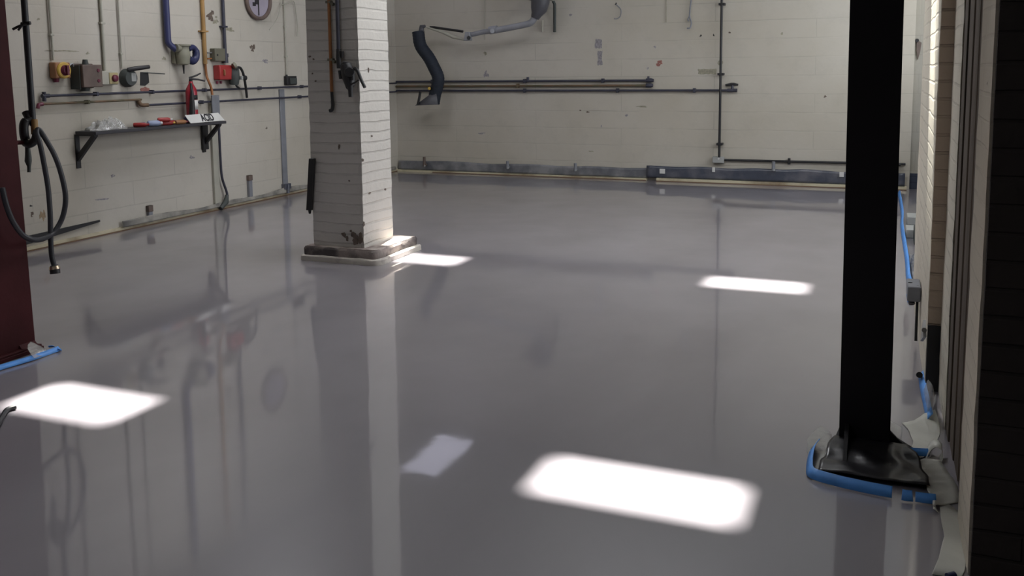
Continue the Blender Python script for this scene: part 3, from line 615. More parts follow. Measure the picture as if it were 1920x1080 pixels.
# the right bracket's broad wall leg
obj('wall_leg', MB().box((LW+0.013, SY1-0.11, 0.66), (LW+0.035, SY1-0.03, SZ-0.041)), 'black', t)
def crumple(cx, cy, z, rx, ry, h, seed, n=22):
    rows = []
    for i in range(n+1):
        row = []
        for j in range(n+1):
            u, v = i/n*2-1, j/n*2-1; r = min(1.0, math.sqrt(u*u+v*v)); a = max(0, 1-r*r)
            q = noise.noise(Vector((u*2.6+seed, v*2.6, seed))); q2 = noise.noise(Vector((u*6, v*6+seed, 2)))
            row.append(Vector((cx+u*rx*(1+0.2*q), cy+v*ry*(1+0.2*q2), z+0.002+h*(a**0.7)*(0.65+0.9*q+0.4*q2)*(1 if a > 0 else 0)+0.004*abs(q2))))
        rows.append(row)
    return MB().loft(rows)
for v in ():
    pass
mbp = crumple(LW+0.13, 6.10, SZ+0.002, 0.105, 0.2, 0.10, 4)
for p in mbp.v: p.z = max(p.z, SZ+0.002)
tag(obj('plastic_bag', mbp, 'film_clear', solid=0.001, sharp=0.4), 'crumpled clear plastic bag on the left end of the dark shelf', 'bag')
def small_bottle(y, x, m, mcap, lab, ln=0.13, r=0.021, ang=0.0, z=SZ):
    c = Vector((LW+x, y, z+r+0.001)); d = Vector((math.sin(ang), math.cos(ang), 0))
    t = thing('small_tube', lab, 'tube', c-Vector((0,0,r)), 'small tubes lying on the shelf')
    obj('body', MB().lathe(c-d*ln/2, d, [(0,r*0.8),(0.008,r),(ln*0.75,r),(ln*0.9,r*0.6)], 14), m, t)
    obj('cap', MB().lathe(c+d*ln*0.4, d, [(0,r*0.55),(0.02,r*0.5)], 12), mcap, t)
small_bottle(6.47, 0.16, 'red', 'red', 'red tube lying leftmost in the row on the shelf', ang=0.9)
small_bottle(6.60, 0.2, 'glass_blue', 'white', 'pale blue wrapped tube lying between red tubes on the shelf', r=0.028, ang=0.4)
small_bottle(6.70, 0.14, 'glass_blue', 'blue', 'pale blue tube with navy cap behind the wrapped blue tube', ang=-0.6)
small_bottle(6.78, 0.19, 'red', 'yellow', 'red tube with yellow cap midway along the shelf', ang=0.3, r=0.02)
small_bottle(6.89, 0.14, 'red', 'orange', 'red tube with orange cap behind the yellow capped tube', ang=-0.2, r=0.02)
small_bottle(6.73, 0.2, 'red', 'white', 'red tube with white cap resting on top of the small tubes', ang=0.5, z=SZ+0.034)
small_bottle(6.53, 0.13, 'glass_blue', 'red', 'small pale tube with red cap behind the leftmost red tube', ang=-0.5)
small_bottle(6.95, 0.2, 'orange', 'maroon', 'orange brown tube lying nearest the navy knob on the shelf', ang=0.2)
t = thing('navy_knob', 'small navy plastic knob standing left of the fire extinguisher on shelf', 'knob', (LW+0.15, 7.09, SZ))
obj('stem', MB().cyl((LW+0.15,7.09,SZ+0.001), (LW+0.15,7.09,SZ+0.03), 0.012, 0.012), 'black', t)
obj('grip', MB().lathe((LW+0.15,7.09,SZ+0.028), (0,0,1), [(0,0.02),(0.008,0.034),(0.03,0.034),(0.036,0.02)], 10), 'blue', t)
# fire extinguisher
EXX, EXY = LW+0.115, 7.205
t = thing('fire_extinguisher', 'red fire extinguisher with black horn and label standing on the shelf', 'fire extinguisher', (EXX, EXY, SZ))
obj('cylinder', MB().lathe((EXX,EXY,SZ+0.001), (0,0,1), [(0,0.045),(0.008,0.056),(0.30,0.056),(0.335,0.05),(0.365,0.034),(0.385,0.022),(0.41,0.02)], 24), 'red_ext', t)
obj('valve_head', MB().cyl((EXX,EXY,SZ+0.405), (EXX,EXY,SZ+0.445), 0.018, 0.016), 'black', t)
obj('carry_handle', MB().tube([(EXX,EXY-0.02,SZ+0.435), (EXX+0.05,EXY+0.05,SZ+0.428), (EXX+0.09,EXY+0.1,SZ+0.412)], [0.011,0.009,0.008], 8), 'black', t)
obj('squeeze_lever', MB().tube([(EXX,EXY-0.02,SZ+0.445), (EXX+0.035,EXY+0.045,SZ+0.468), (EXX+0.06,EXY+0.08,SZ+0.49)], [0.01,0.009,0.007], 8), 'black', t)
obj('discharge_horn', MB().tube([(EXX+0.045,EXY-0.055,SZ+0.06), (EXX+0.05,EXY-0.05,SZ+0.2), (EXX+0.045,EXY-0.04,SZ+0.3), (EXX+0.02,EXY-0.02,SZ+0.39)], [0.03,0.024,0.016,0.01], 12), 'black', t)
lab = MB()
rows = []
for zz in (0.13, 0.225): rows.append([Vector((EXX+0.0572*math.cos(a), EXY+0.0572*math.sin(a), SZ+zz)) for a in [(-30+12*i)*PI/180 for i in range(8)]])
obj('paper_label', lab.loft(rows), 'white', t, solid=0.0006)
rows = []
for zz in (0.23, 0.275): rows.append([Vector((EXX+0.0572*math.cos(a), EXY+0.0572*math.sin(a), SZ+zz)) for a in [(-30+12*i)*PI/180 for i in range(8)]])
obj('black_band', MB().loft(rows), 'black', t, solid=0.0006)
# lettered plate leaning on the shelf
pa, pb = at_x(357, 230.2, LW+0.243), at_x(421, 226.5, LW+0.235); pa.z = pb.z = SZ+0.003
lean = Vector((-0.05, -0.0, 0.08)); u = (pb-pa).normalized(); w = lean.normalized(); nn = u.cross(w).normalized()
if nn.x < 0: nn = -nn
t = thing('number_plate', 'white plate lettered in black lying tilted on right end of the shelf', 'plate', (pa+pb)/2)
off = Vector((0, -0.035, 0))
obj('panel', MB().prism([pa, pb, pb+lean+off*1.0, pa+lean+off*0.6], nn*0.004), 'white', t)
cu = bpy.data.curves.new('letters', 'FONT'); cu.body = 'ACID'; cu.size = 0.115; cu.offset = 0.004; cu.extrude = 0.0008; cu.align_x = 'LEFT'
tmp = bpy.data.objects.new('letters', cu); COL.objects.link(tmp); bpy.context.view_layer.update()
me = bpy.data.meshes.new_from_object(tmp.evaluated_get(bpy.context.evaluated_depsgraph_get())); bpy.data.objects.remove(tmp)
xm = max(v.co.x for v in me.vertices); plen = (pb-pa).length
mb = MB(); org = pa + u*(plen*0.36) + w*0.012 + nn*0.0052 + off*0.1; sxx = plen*0.36/xm
mb.add([org + u*(v.co.x*sxx) + w*(v.co.y*0.98) + nn*v.co.z for v in me.vertices], [tuple(p.vertices) for p in me.polygons])
obj('lettering', mb, 'ink', t)

# ------------------------------------------------------------------ back wall services
def bpipe(name, x0, x1, z, r, m, label, o=0.04, clips=(), cat='pipe'):
    t = thing(name, label, cat, ((x0+x1)/2, BW-o, z-r))
    obj('tube', MB().tube([(x0, BW-o, z), (x1, BW-o, z)], r, 12), m, t)
    for x in clips: obj('pipe_clip', MB().box((x-0.016, BW-o-r*1.3, z-r*1.9), (x+0.016, BW-0.001, z+r*1.9)), m, t, bevel=0.003)
    return t
t = bpipe('steel_pipe', LW+0.02, -2.78, 1.292, 0.0145, 'pipe_dark', 'topmost of the three dark pipes along the back wall', clips=(-5.9, -4.5, -3.4))
obj('end_cap', MB().tube([(-2.82, BW-0.04, 1.292), (-2.76, BW-0.04, 1.292), (-2.72, BW-0.04, 1.292)], [0.026, 0.03, 0.018], 12).cyl((-2.79,BW-0.04,1.29), (-2.79,BW-0.04,1.345), 0.014), 'pipe_dark', t)
obj('branch', MB().cyl((-4.45, BW-0.04, 1.292), (-4.45, BW-0.04, 1.345), 0.018), 'pipe_dark', t)
t = bpipe('steel_pipe', LW+0.02, -2.78, 1.228, 0.0145, 'pipe_brown', 'middle brown pipe of the three along the back wall', clips=(-5.75, -4.6))
obj('end_cap', MB().tube([(-2.82, BW-0.04, 1.228), (-2.76, BW-0.04, 1.228), (-2.73, BW-0.04, 1.228)], [0.026, 0.03, 0.018], 12), 'pipe_dark', t)
t = bpipe('steel_pipe', LW+0.02, -1.67, 1.164, 0.0145, 'pipe_dark', 'lowest and longest of the three pipes along the back wall, ending in a valve', clips=(-5.8, -4.5, -3.2, -2.2))
vx = B(1374, 165).x
obj('valve', MB().cyl((vx, BW-0.04, 1.15), (vx, BW-0.04, 1.235), 0.02, 0.014).cyl((vx-0.06, BW-0.04, 1.164), (vx+0.06, BW-0.04, 1.164), 0.022), 'pipe_dark', t)
obj('valve_handle', MB().tube([(vx-0.085, BW-0.04, 1.228), (vx-0.02, BW-0.04, 1.24), (vx+0.02, BW-0.04, 1.24), (vx+0.07, BW-0.04, 1.232)], [0.012, 0.018, 0.018, 0.012], 10), 'black', t)
# black vertical conduit and switch box
t = thing('conduit', 'black vertical conduit on the back wall running down to the pale box', 'conduit', (-1.868, BW-0.03, 0.33))
obj('tube', MB().tube([(-1.868, BW-0.085, 3.75), (-1.868, BW-0.085, 0.33)], 0.0155, 12), 'black', t)
for py in (8, 139, 270):
    z = B(1355, py, 0.05).z; obj('saddle_clip', MB().box((-1.905, BW-0.10, z-0.014), (-1.831, BW-0.001, z+0.014)), 'black', t, bevel=0.004)
t = thing('junction_box', 'pale grey junction box low on the back wall where two black conduits meet', 'box', (-1.885, BW-0.03, 0.25))
c = B(1348, 299)
obj('body', MB().box((c.x-0.07, BW-0.08, c.z-0.04), (c.x+0.07, BW-0.001, c.z+0.04)), 'grey_box', t, bevel=0.006)
obj('lid', MB().box((c.x-0.06, BW-0.085, c.z-0.033), (c.x+0.06, BW-0.08, c.z+0.033)), 'grey_box', t, bevel=0.002)
obj('screw', MB().cyl((c.x+0.01, BW-0.085, c.z+0.018), (c.x+0.01, BW-0.092, c.z+0.018), 0.012), 'white', t)
t = thing('conduit', 'black horizontal conduit low on the back wall from pale box to behind post', 'conduit', (-0.8, BW-0.03, 0.28))
obj('tube', MB().tube([(-1.81, BW-0.03, 0.292), (0.28, BW-0.03, 0.300)], 0.0145, 12), 'black', t)
for x in (-1.03, 0.05): obj('saddle_clip', MB().box((x-0.014, BW-0.05, 0.26), (x+0.014, BW-0.001, 0.335)), 'black', t, bevel=0.004)
for px, py0, py1, m, lab in ((796, 294, 312, 'pipe_stub', 'short dark stub on back wall film nearest the pillar'), (952, 302, 316, 'pipe_stub', 'small grey stub on the back wall film below the extraction arm'),
        (1079, 306, 320, 'pipe_stub', 'small grey stub on back wall film left of the dark sheet'), (1450, 303, 320, 'pipe_stub', 'pale short stub under the horizontal black conduit')):
    c0, c1 = B(px, py0, 0.085), B(px, py1, 0.085)
    t = thing(m, lab, 'stub', (c1.x, c1.y, c1.z))
    obj('tube', MB().cyl((c1.x, BW-0.09, c1.z), (c1.x, BW-0.09, c0.z), 0.022, 0.02, 10).box((c1.x-0.012, BW-0.09, c1.z+0.005), (c1.x+0.012, BW-0.001, c1.z+0.03)), 'grey_trunk' if px != 796 else 'brown_box', t)
    obj('lug', MB().cyl((c1.x+0.01, BW-0.11, c1.z+0.01), (c1.x+0.01, BW-0.09, c1.z+0.01), 0.014, 0.012, 8), 'grey_box', t)
for px, py, w, lab in ((1242, 321, 0.07, 'white paper tag at left end of the dark sheet on back wall'), (1338, 318, 0.035, 'narrow white tag on the dark sheet under the pale box'), (1578, 327, 0.05, 'white tag on the dark sheet beside the black post')):
    c = B(px, py, 0.09); tag(obj('paper_tag', MB().box((c.x-w/2, BW-0.094, c.z-0.03), (c.x+w/2, BW-0.09, c.z+0.03)), 'white'), lab, 'tag')
tag(obj('tape_remnant', rect_mark(1326, 134, 34, 10, '', wb), 'stain_olive'), 'flat olive grey tape remnant left of the vertical conduit on back wall', 'tape')
# wires hanging on back wall
tag(obj('wire_hook', MB().tube(spline([B(1296,0,0.03), B(1294,15,0.03), B(1293,30,0.03), B(1296,42,0.04), B(1294,52,0.06), B(1288,53,0.06)], 5), 0.009, 8).tube(spline([B(1293,30,0.03), B(1290,36,0.03), B(1291,40,0.03)], 4), 0.009, 8), 'grey_trunk'), 'wire with looped hook hanging high on the back wall left of conduit', 'wire')
tag(obj('wire_hook', MB().tube(spline([B(1155,8,0.02), B(1164,18,0.03), B(1163,30,0.03), B(1157,35,0.04), B(1151,35,0.05)], 5), 0.006, 8), 'grey_trunk'), 'small bent wire hook on the back wall right of the extraction arm', 'wire')
tag(obj('loose_wire', MB().tube([B(1249,0,0.01), B(1249,42,0.01)], 0.004, 8), 'stain_olive'), 'thin straight wire hanging on back wall above the red daub', 'wire')
tag(obj('loose_wire', MB().tube([B(909,0,0.012), B(909,75,0.012)], 0.006, 8), 'cream_conduit'), 'thin painted wire running down the back wall behind the extraction arm', 'wire')

# fume extraction arm
AY = 0.45
q = lambda px, py, o=AY: B(px, py, o)
t = thing('extraction_arm', 'jointed grey extraction arm with black flexible hose and hood on back wall', 'extraction arm', q(813, 196))
wm = obj('wall_mount', MB().box((B(1000,0).x, BW-0.55, B(1000,2).z), (B(1037,0).x, BW-0.001, B(1000,2).z+0.05)), 'black', t, bevel=0.006)
obj('support_rod', MB().tube([q(1037,2,0.12), q(1040,8,0.12), q(1040,60,0.05)], 0.02, 10), 'box_dark', wm)
obj('support_rod', MB().tube([q(1017,38,0.06), q(1017,60,0.03)], 0.016, 10), 'cream_conduit', wm)
obj('duct_cone', MB().tube([q(1014,-22), q(1013,5), q(1010,18), q(1006,27), q(1003,34)], [0.125,0.12,0.105,0.07,0.055], 20), 'duct', t)
obj('upper_arm', MB().tube(spline([q(1004,31), q(997,41), q(985,46), q(945,54), q(922,58)], 6), 0.042, 14), 'grey_metal', t)
obj('joint_clamp', MB().cyl(q(918,57), q(932,55), 0.052, 0.052, 14).cyl(q(923,58,AY), q(923,58,AY+0.07), 0.03, 0.03, 12), 'grey_metal', t)
obj('fore_arm', MB().tube([q(922,58), q(905,60), q(884,65)], [0.036,0.034,0.032], 12), 'grey_metal', t)
jk = obj('elbow_block', MB().prism([q(873,77), q(886,76), q(884,60), q(876,60)], (0, -0.07, 0)), 'grey_metal', t, bevel=0.006)
obj('elbow_knob', MB().cyl(q(879,71,AY+0.07), q(879,71,AY+0.1), 0.026, 0.022, 14), 'black', jk)
obj('parallel_bar', MB().tube([q(873,75), q(850,69), q(830,60), q(800,51)], [0.014,0.026,0.022,0.012], 10), 'cream_conduit', t)
obj('gas_spring', MB().tube([q(868,59), q(815,51.5), q(806,50)], [0.017,0.017,0.008], 10), 'black', t)
obj('hose_collar', MB().tube([q(797,49), q(791,50), q(790,59)], [0.02,0.035,0.04], 12), 'duct', t)
cen = spline([q(784,59), q(788.5,85), q(804,108), q(813.5,126), q(821.5,145), q(819.5,163), q(815.5,178), q(813,194)], 14)
obj('flexible_hose', MB().tube(cen, [0.084*(1+0.022*math.sin(i*2.1)) for i in range(len(cen))], 20), 'hose_blue', t, sharp=1.3)
hd = obj('hood', MB().add([q(808,176,AY+0.07), q(818,176,AY+0.07), q(821,196,AY+0.16), q(779,197.5,AY+0.16), q(808,176,AY-0.07), q(818,176,AY-0.07), q(821,196,AY-0.16), q(779,197.5,AY-0.16)], [(0,1,2,3),(4,7,6,5),(0,3,7,4),(1,5,6,2),(0,4,5,1)]), 'duct', t, solid=0.006)
obj('handle', MB().tube([q(788,172,AY+0.16), q(786,184,AY+0.16), q(783.5,196,AY+0.16)], 0.018, 10), 'black', hd)
obj('damper_knob', MB().cyl(q(805,166,AY+0.06), q(805,166,AY+0.11), 0.024, 0.018, 12), 'yellow', hd)

# ------------------------------------------------------------------ near left: steel column, air line, hose
CX = -4.105; CY1 = 3.365
t = thing('steel_column', 'dark red brown steel column at the left edge of the view', 'column', (CX-0.13, CY1-0.2, 0))
obj('shaft', MB().prism([(CX, CY1, 0.02), (CX, CY1-0.05, 0.02), (CX, CY1-0.36, 0.02), (CX-0.26, CY1-0.36, 0.02), (CX-0.26, CY1, 0.02)], (-0.02*H, 0, H-0.02)), 'column_red', t, bevel=0.006)
obj('base_plate', MB().box((CX-0.32, CY1-0.42, 0.001), (CX+0.035, CY1+0.02, 0.022)), 'column_red', t, bevel=0.003)
obj('gusset', MB().prism([(CX, CY1-0.10, 0.022), (CX+0.032, CY1-0.10, 0.022), (CX, CY1-0.10, 0.055)], (0, 0.095, 0)), 'column_red', t)
obj('foot_flange', MB().box((CX-0.3, CY1-0.40, 0.022), (CX+0.03, CY1+0.012, 0.034)), 'column_red', t, bevel=0.003)

def ribbon(pts, w, m, name, label, cat='tape', lean=0.5, th=0.0025, out=None):
    """tape standing on the floor, leaning inward"""
    pts = spline([Vector(p) for p in pts], 6); rows = [[], []]
    for i, p in enumerate(pts):
        tg = (pts[min(i+1, len(pts)-1)]-pts[max(i-1, 0)]).normalized(); side = Vector((0,0,1)).cross(tg).normalized()
        rows[0].append(p+Vector((0,0,0.002+th))); rows[1].append(p+side*w*lean+Vector((0,0,0.003+th+w*math.sqrt(max(0, 1-lean*lean)))))
    return tag(obj(name, MB().loft(rows), m, solid=th, sharp=1.2), label, cat)
# blue tape and plastic around the left column
ribbon([at_z(-40,712), at_z(0,696), at_z(60,678), at_z(100,664), at_z(116,658)], 0.03, 'tape_blue', 'masking_tape', 'blue masking tape on the floor along the foot of the red brown column', lean=0.8)
ribbon([at_z(116,659), at_z(104,652.5), at_z(92,653)], 0.02, 'tape_blue', 'masking_tape', 'short blue tape end at the corner of plastic behind red brown column', lean=0.8)
def sheet(name, A, Bc, m, label, seed, n=26, bulge=0.02, crink=0.01, rows_n=10, mid=None, cat='plastic sheet', solid=0.0012):
    A = spline(A, max(2, n//max(1, len(A)-1))); Bc = spline(Bc, max(2, n//max(1, len(Bc)-1)))
    def rs(c):
        out = []
        for i in range(n+1):
            x = i/n*(len(c)-1); k = min(int(x), len(c)-2); out.append(c[k].lerp(c[k+1], x-k))
        return out
    A, Bc = rs(A), rs(Bc); rows = []
    for j in range(rows_n+1):
        tt = j/rows_n; row = []
        for i in range(n+1):
            p = A[i].lerp(Bc[i], tt); nv = noise.noise_vector(Vector((i*0.35+seed, tt*4, seed*1.7)))
            e = math.sin(PI*tt)
            row.append(p + Vector((-1, -0.5, 0.3)).normalized()*bulge*e + nv*crink*(0.3+e))
        rows.append(row)
    mb = MB().loft(rows)
    for v in mb.v: v.z = max(v.z, 0.003)
    return tag(obj(name, mb, m, solid=solid, sharp=0.6), label, cat)
sheet('plastic_sheet', [at_z(64,672,0.02), at_z(80,667,0.01), at_z(102,659,0.008)], [at_d(57,640,4.72), at_d(70,647,4.74), at_d(88,655,4.72)], 'film_clear', 'scrap of clear plastic at the foot of the red brown column', 3, n=14, crink=0.008)

# air line drop beside the column
D = 4.95
q = lambda px, py, d=D: at_d(px, py, d)
t = thing('air_line', 'dark vertical air pipe with regulator hanging beside the red brown column', 'air line', q(60, 240))
pb_, pt_ = q(62, 236), q(45, 0)
pdir = (pt_-pb_)
obj('drop_pipe', MB().tube([pb_, pt_, pb_+pdir*((H-0.02-pb_.z)/pdir.z)], 0.017, 12), 'hose_grey', t)
obj('orange_tag', MB().tube([q(63.5,224), q(65.5,252)], 0.0185, 12), 'ochre', t)
obj('wire_tie', MB().tube(spline([q(56,44), q(46,46,D-0.03), q(36,49,D-0.03), q(24,55,D-0.03)], 4), 0.007, 8).tube([q(44,44,D-0.03), q(34,57,D-0.04)], 0.006, 8).cyl(q(40,45,D-0.02), q(57,43,D-0.02), 0.010), 'black', t)
obj('regulator', MB().tube(spline([q(60,222), q(50,226,D-0.02), q(45,234,D-0.03), q(45,250,D-0.03), q(48,262,D-0.03)], 5), [0.018]*6+[0.024]*15, 12).tube([q(50,211), q(53,222,D-0.01)], [0.024,0.018], 12), 'black', t)
obj('hose_clamp', MB().tube(spline([q(70,246,D-0.03), q(66,262,D-0.05), q(56,270,D-0.05), q(48,268,D-0.03)], 5), 0.022, 12), 'black', t)
obj('coupling', MB().tube([q(51,268,D-0.03), q(52,280,D-0.03), q(53,292,D-0.03), q(53,302,D-0.03), q(54.5,312,D-0.03), q(54.5,323,D-0.03)], [0.013,0.013,0.016,0.018,0.010,0.009], 12), 'box_dark', t)
obj('bracket_bar', MB().tube([q(12,268,4.74), q(48,267,D-0.03)], [0.012, 0.012], 10), 'column_red', t)
t = thing('air_hose', 'dark grey rubber hose looped over the air pipe, bright fitting at its end', 'hose', q(103, 512, 4.85))
path = [at_x(4,352,-4.07), at_x(12,385,-4.06), at_x(24,415,-4.05), at_x(42,440,-4.04), q(60,449,4.67), q(77,449,4.74), q(94,441,4.84), q(106,429,4.88), q(118,405,4.9), q(123,372,4.9), q(117,335,4.9), q(104,295,4.9), q(86,262,4.9), q(73,243,4.9), q(69,250,4.88), q(75,270,4.86), q(83,310,4.86), q(90,352,4.86), q(94,400,4.85), q(95,450,4.85), q(97,480,4.85), q(102,500,4.85)]
obj('hose_tube', MB().tube(spline(path, 7), 0.0135, 12), 'hose_grey', t)
fe = obj('end_fitting', MB().tube([q(101,497,4.85), q(102.5,503,4.85), q(103.5,513,4.85)], [0.019,0.026,0.026], 14), 'black', t)
obj('bright_ring', MB().tube([q(101.6,499,4.85), q(102.6,505,4.85)], [0.025,0.0285], 14), 'brass', fe)
tag(obj('cable_offcut', MB().tube(spline([at_z(-6,800,0.012), at_z(6,778,0.012), at_z(14,768,0.012), at_z(29,763,0.012)], 5), 0.011, 8), 'hose_grey'), 'short dark curved cable offcut at the edge of left sunlit patch', 'cable')  # dark tube laid in place of the hanging hose's cast shadow

# ------------------------------------------------------------------ near right: black steel post with sheeted base
PXa, PXb, PYa, PYb = -0.108, 0.072, 3.545, 3.72
t = thing('steel_post', 'broad black steel post in front of the right wall', 'post', ((PXa+PXb)/2, (PYa+PYb)/2, 0))
lean = 0.007
sh = MB()
def lx(z): return -lean*(z)
vs = []
for z in (0.02, H):
    o = lx(z-0.0)
    # H section: flanges and web
    sec = [(PXa,PYa),(PXb,PYa),(PXb,PYa+0.016),((PXa+PXb)/2+0.006,PYa+0.016),((PXa+PXb)/2+0.006,PYb-0.016),(PXb,PYb-0.016),(PXb,PYb),(PXa,PYb),(PXa,PYb-0.016),((PXa+PXb)/2-0.006,PYb-0.016),((PXa+PXb)/2-0.006,PYa+0.016),(PXa,PYa+0.016)]
    vs += [(x+o, y, z) for x, y in sec]
m = 12
sh.add(vs, [tuple(range(m-1,-1,-1)), tuple(m+i for i in range(m))]+[(i,(i+1)%m,m+(i+1)%m,m+i) for i in range(m)])
obj('shaft', sh, 'post_black', t, bevel=0.002)
bl = [at_z(1560,893,0.0), at_z(1742,934,0.0)]
obj('base_plate', MB().prism([(-0.155, 3.30, 0.001), (0.19, 3.30, 0.001), (0.16, 3.60, 0.001), (PXb+0.006, PYb, 0.001), (PXa-0.006, PYb, 0.001), (-0.135, 3.5, 0.001)], (0, 0, 0.015)), 'post_black', t, bevel=0.003)
obj('gusset', MB().prism([(PXb-0.002, PYa+0.03, 0.016), (0.135, PYa+0.03, 0.016), (PXb-0.002, PYa+0.03, 0.08)], (0, 0.014, 0)), 'post_black', t)
obj('gusset', MB().prism([(PXa+0.02, PYa+0.002, 0.016), (PXa+0.02, PYa-0.20, 0.016), (PXa+0.02, PYa+0.002, 0.10)], (0.014, 0, 0)), 'post_black', t)
# black polythene draped over the base plate
def drape(seed):
    rows = []; n = 30; mrow = 12
    x0, x1, y0, y1 = -0.165, 0.2, 3.265, 3.54
    for j in range(mrow+1):
        v = j/mrow; row = []
        for i in range(n+1):
            u = i/n; x = x0+(x1-x0)*u; y = y0+(y1-y0)*v
            x = x + (PXa-0.015-x0)*(v**2)*max(0, 1-u*2.2) - (0.07*v*v)*max(0, (u-0.6)/0.4)
            z = 0.022+0.03*v**1.7
            q = noise.noise_vector(Vector((u*5, v*4, seed)))
            p = Vector((x, y, z))+q*0.012*(0.4+math.sin(PI*v)); p.z = max(0.02, p.z); row.append(p)
        rows.append(row)
    return MB().loft(rows)
tag(obj('plastic_sheet', drape(4.2), 'film_black', solid=0.0012, sharp=0.5), 'black polythene draped over the front of the black post base', 'plastic sheet')
sheet('plastic_sheet', [at_z(1520,855,0.004), at_z(1516,880,0.004), at_z(1535,900,0.004), at_z(1560,908,0.004)], [at_d(1540,815,3.68), at_d(1555,830,3.62), at_d(1560,850,3.55), at_d(1562,880,3.46)], 'film_clear', 'clear crinkled plastic bunched at left side of black post base', 6, n=24, crink=0.014, bulge=0.03)
ribbon([at_z(1526,838), at_z(1517,852), at_z(1512,880), at_z(1518,898), at_z(1560,912), at_z(1610,924), at_z(1650,932), at_z(1672,936)], 0.038, 'tape_blue', 'masking_tape', 'long blue tape edge curling round the front of black post base', lean=0.55)
ribbon([at_z(1690,940), at_z(1700,942), at_z(1712,943)], 0.035, 'tape_blue', 'masking_tape', 'short blue tape piece at right of long tape before the black post', lean=0.55)
ribbon([at_z(1716,943), at_z(1735,946), at_z(1756,948)], 0.032, 'tape_blue', 'masking_tape', 'blue tape end meeting milky plastic at right of black post base', lean=0.55)

# tape and film along the foot of the right wall
ribbon([at_z(1683,362), at_z(1687,385), at_z(1689,405), at_z(1688,425), at_z(1692,455), at_z(1697,490), at_z(1699,520), at_z(1704,540)], 0.04, 'tape_blue', 'masking_tape', 'long wavy blue tape on floor behind black post along the recess', lean=0.6)
ribbon([at_z(1699,553), at_z(1702,568)], 0.03, 'tape_blue', 'masking_tape', 'tiny blue tape scrap on floor near the grey box on pier', lean=0.6)
ribbon([at_z(1722,706), at_z(1725,730), at_z(1731,760), at_z(1737,790)], 0.038, 'tape_blue', 'masking_tape', 'blue tape on floor between black pier foot and the standing plastic flap', lean=0.6)
tag(obj('tape_end', MB().cyl(at_z(1722,703,0.02), at_z(1724,703,0.045), 0.012, 0.014, 10), 'black'), 'small black knot at upper end of blue tape by pier foot', 'tape')
ribbon([at_z(1704,856,0.0), at_z(1722,857,0.0), at_z(1742,858,0.0)], 0.028, 'tape_blue', 'masking_tape', 'blue tape piece across the plastic just right of black post', lean=0.6)
tag(obj('tape_patch', MB().box(at_d(1722,843,3.6)+Vector((-0.02,-0.012,-0.002)), at_d(1722,843,3.6)+Vector((0.02,0.0,0.012))), 'tape_blue'), 'little blue tape patch stuck on the standing plastic flap', 'tape')
sheet('plastic_sheet', [at_z(1731,735,0.004), at_z(1737,765,0.004), at_z(1741,790,0.004)], [at_x(1741,712,0.217), at_x(1750,728,0.219), at_x(1755,765,0.27)], 'film_clear', 'clear film slumped against the foot of the far pier', 9, n=16, crink=0.006, bulge=0.004)
# standing flap: three leaning panels with a fold line
sheet('plastic_sheet', [at_z(1702,851,0.004), at_z(1714,857,0.004), at_z(1726,859,0.004), at_z(1742,851,0.004)], [at_d(1690,813,3.70), at_d(1712,790,3.72), at_d(1733,776,3.76), at_d(1753,768,3.8)], 'film_white', 'pale plastic flap standing up between black post and timber door', 11, n=30, crink=0.006, bulge=-0.03)
sheet('plastic_sheet', [at_z(1667,836,0.004), at_z(1680,842,0.004), at_z(1694,846,0.004)], [at_d(1665,800,3.74), at_d(1671,811,3.72), at_d(1690,838,3.66)], 'film_clear', 'small clear plastic peak rising behind right side of black post', 13, n=14, crink=0.004, bulge=0.004)
# big folded sheet against the door with a curled loop at its top
sheet('plastic_sheet', [at_z(1731,874,0.012), at_z(1741,905,0.008), at_z(1750,935,0.006), at_z(1760,962,0.004)], [at_d(1763,862,3.32), at_d(1778,886,3.24), at_d(1794,915,3.14), at_d(1799,945,3.02)], 'film_white', 'large milky plastic sheet hanging folded against the timber door', 15, n=30, crink=0.007, bulge=0.05)
loop = spline([at_d(1733,872,3.36), at_d(1738,858,3.36), at_d(1747,843,3.36), at_d(1757,839,3.35), at_d(1766,845,3.34), at_d(1768,858,3.33), at_d(1763,872,3.32)], 6)
tag(obj('plastic_fold', MB().loft([[p+Vector((0.0, dy, 0.1*dy)) for p in loop] for dy in (0.0, 0.03, 0.06)]), 'film_white', solid=0.0014, sharp=1.2), 'curled loop of milky plastic standing above the folded sheet by the door', 'plastic sheet')
sheet('plastic_sheet', [at_z(1747,1076,0.004), at_z(1764,1079,0.004), at_z(1790,1083,0.004), at_z(1803,1083,0.006)], [at_d(1758,984,3.02), at_d(1772,962,3.02), at_d(1790,958,2.98), at_d(1802,980,2.93)], 'film_white', 'tall pale plastic flap at the foot of near brick pier', 18, n=26, crink=0.006, bulge=-0.025)
tag(obj('tape_end', MB().cyl(at_d(1761,982,3.0), at_d(1757,993,3.0), 0.013, 0.01, 10), 'black'), 'black tape knot on upper corner of the tall pale flap', 'tape')
tag(obj('tape_roll_end', MB().cyl(at_z(1776,1082,0.012), at_z(1790,1080,0.012), 0.011, 0.013, 12), 'blue'), 'dark blue rolled tape end on floor beneath the tall pale flap', 'tape')

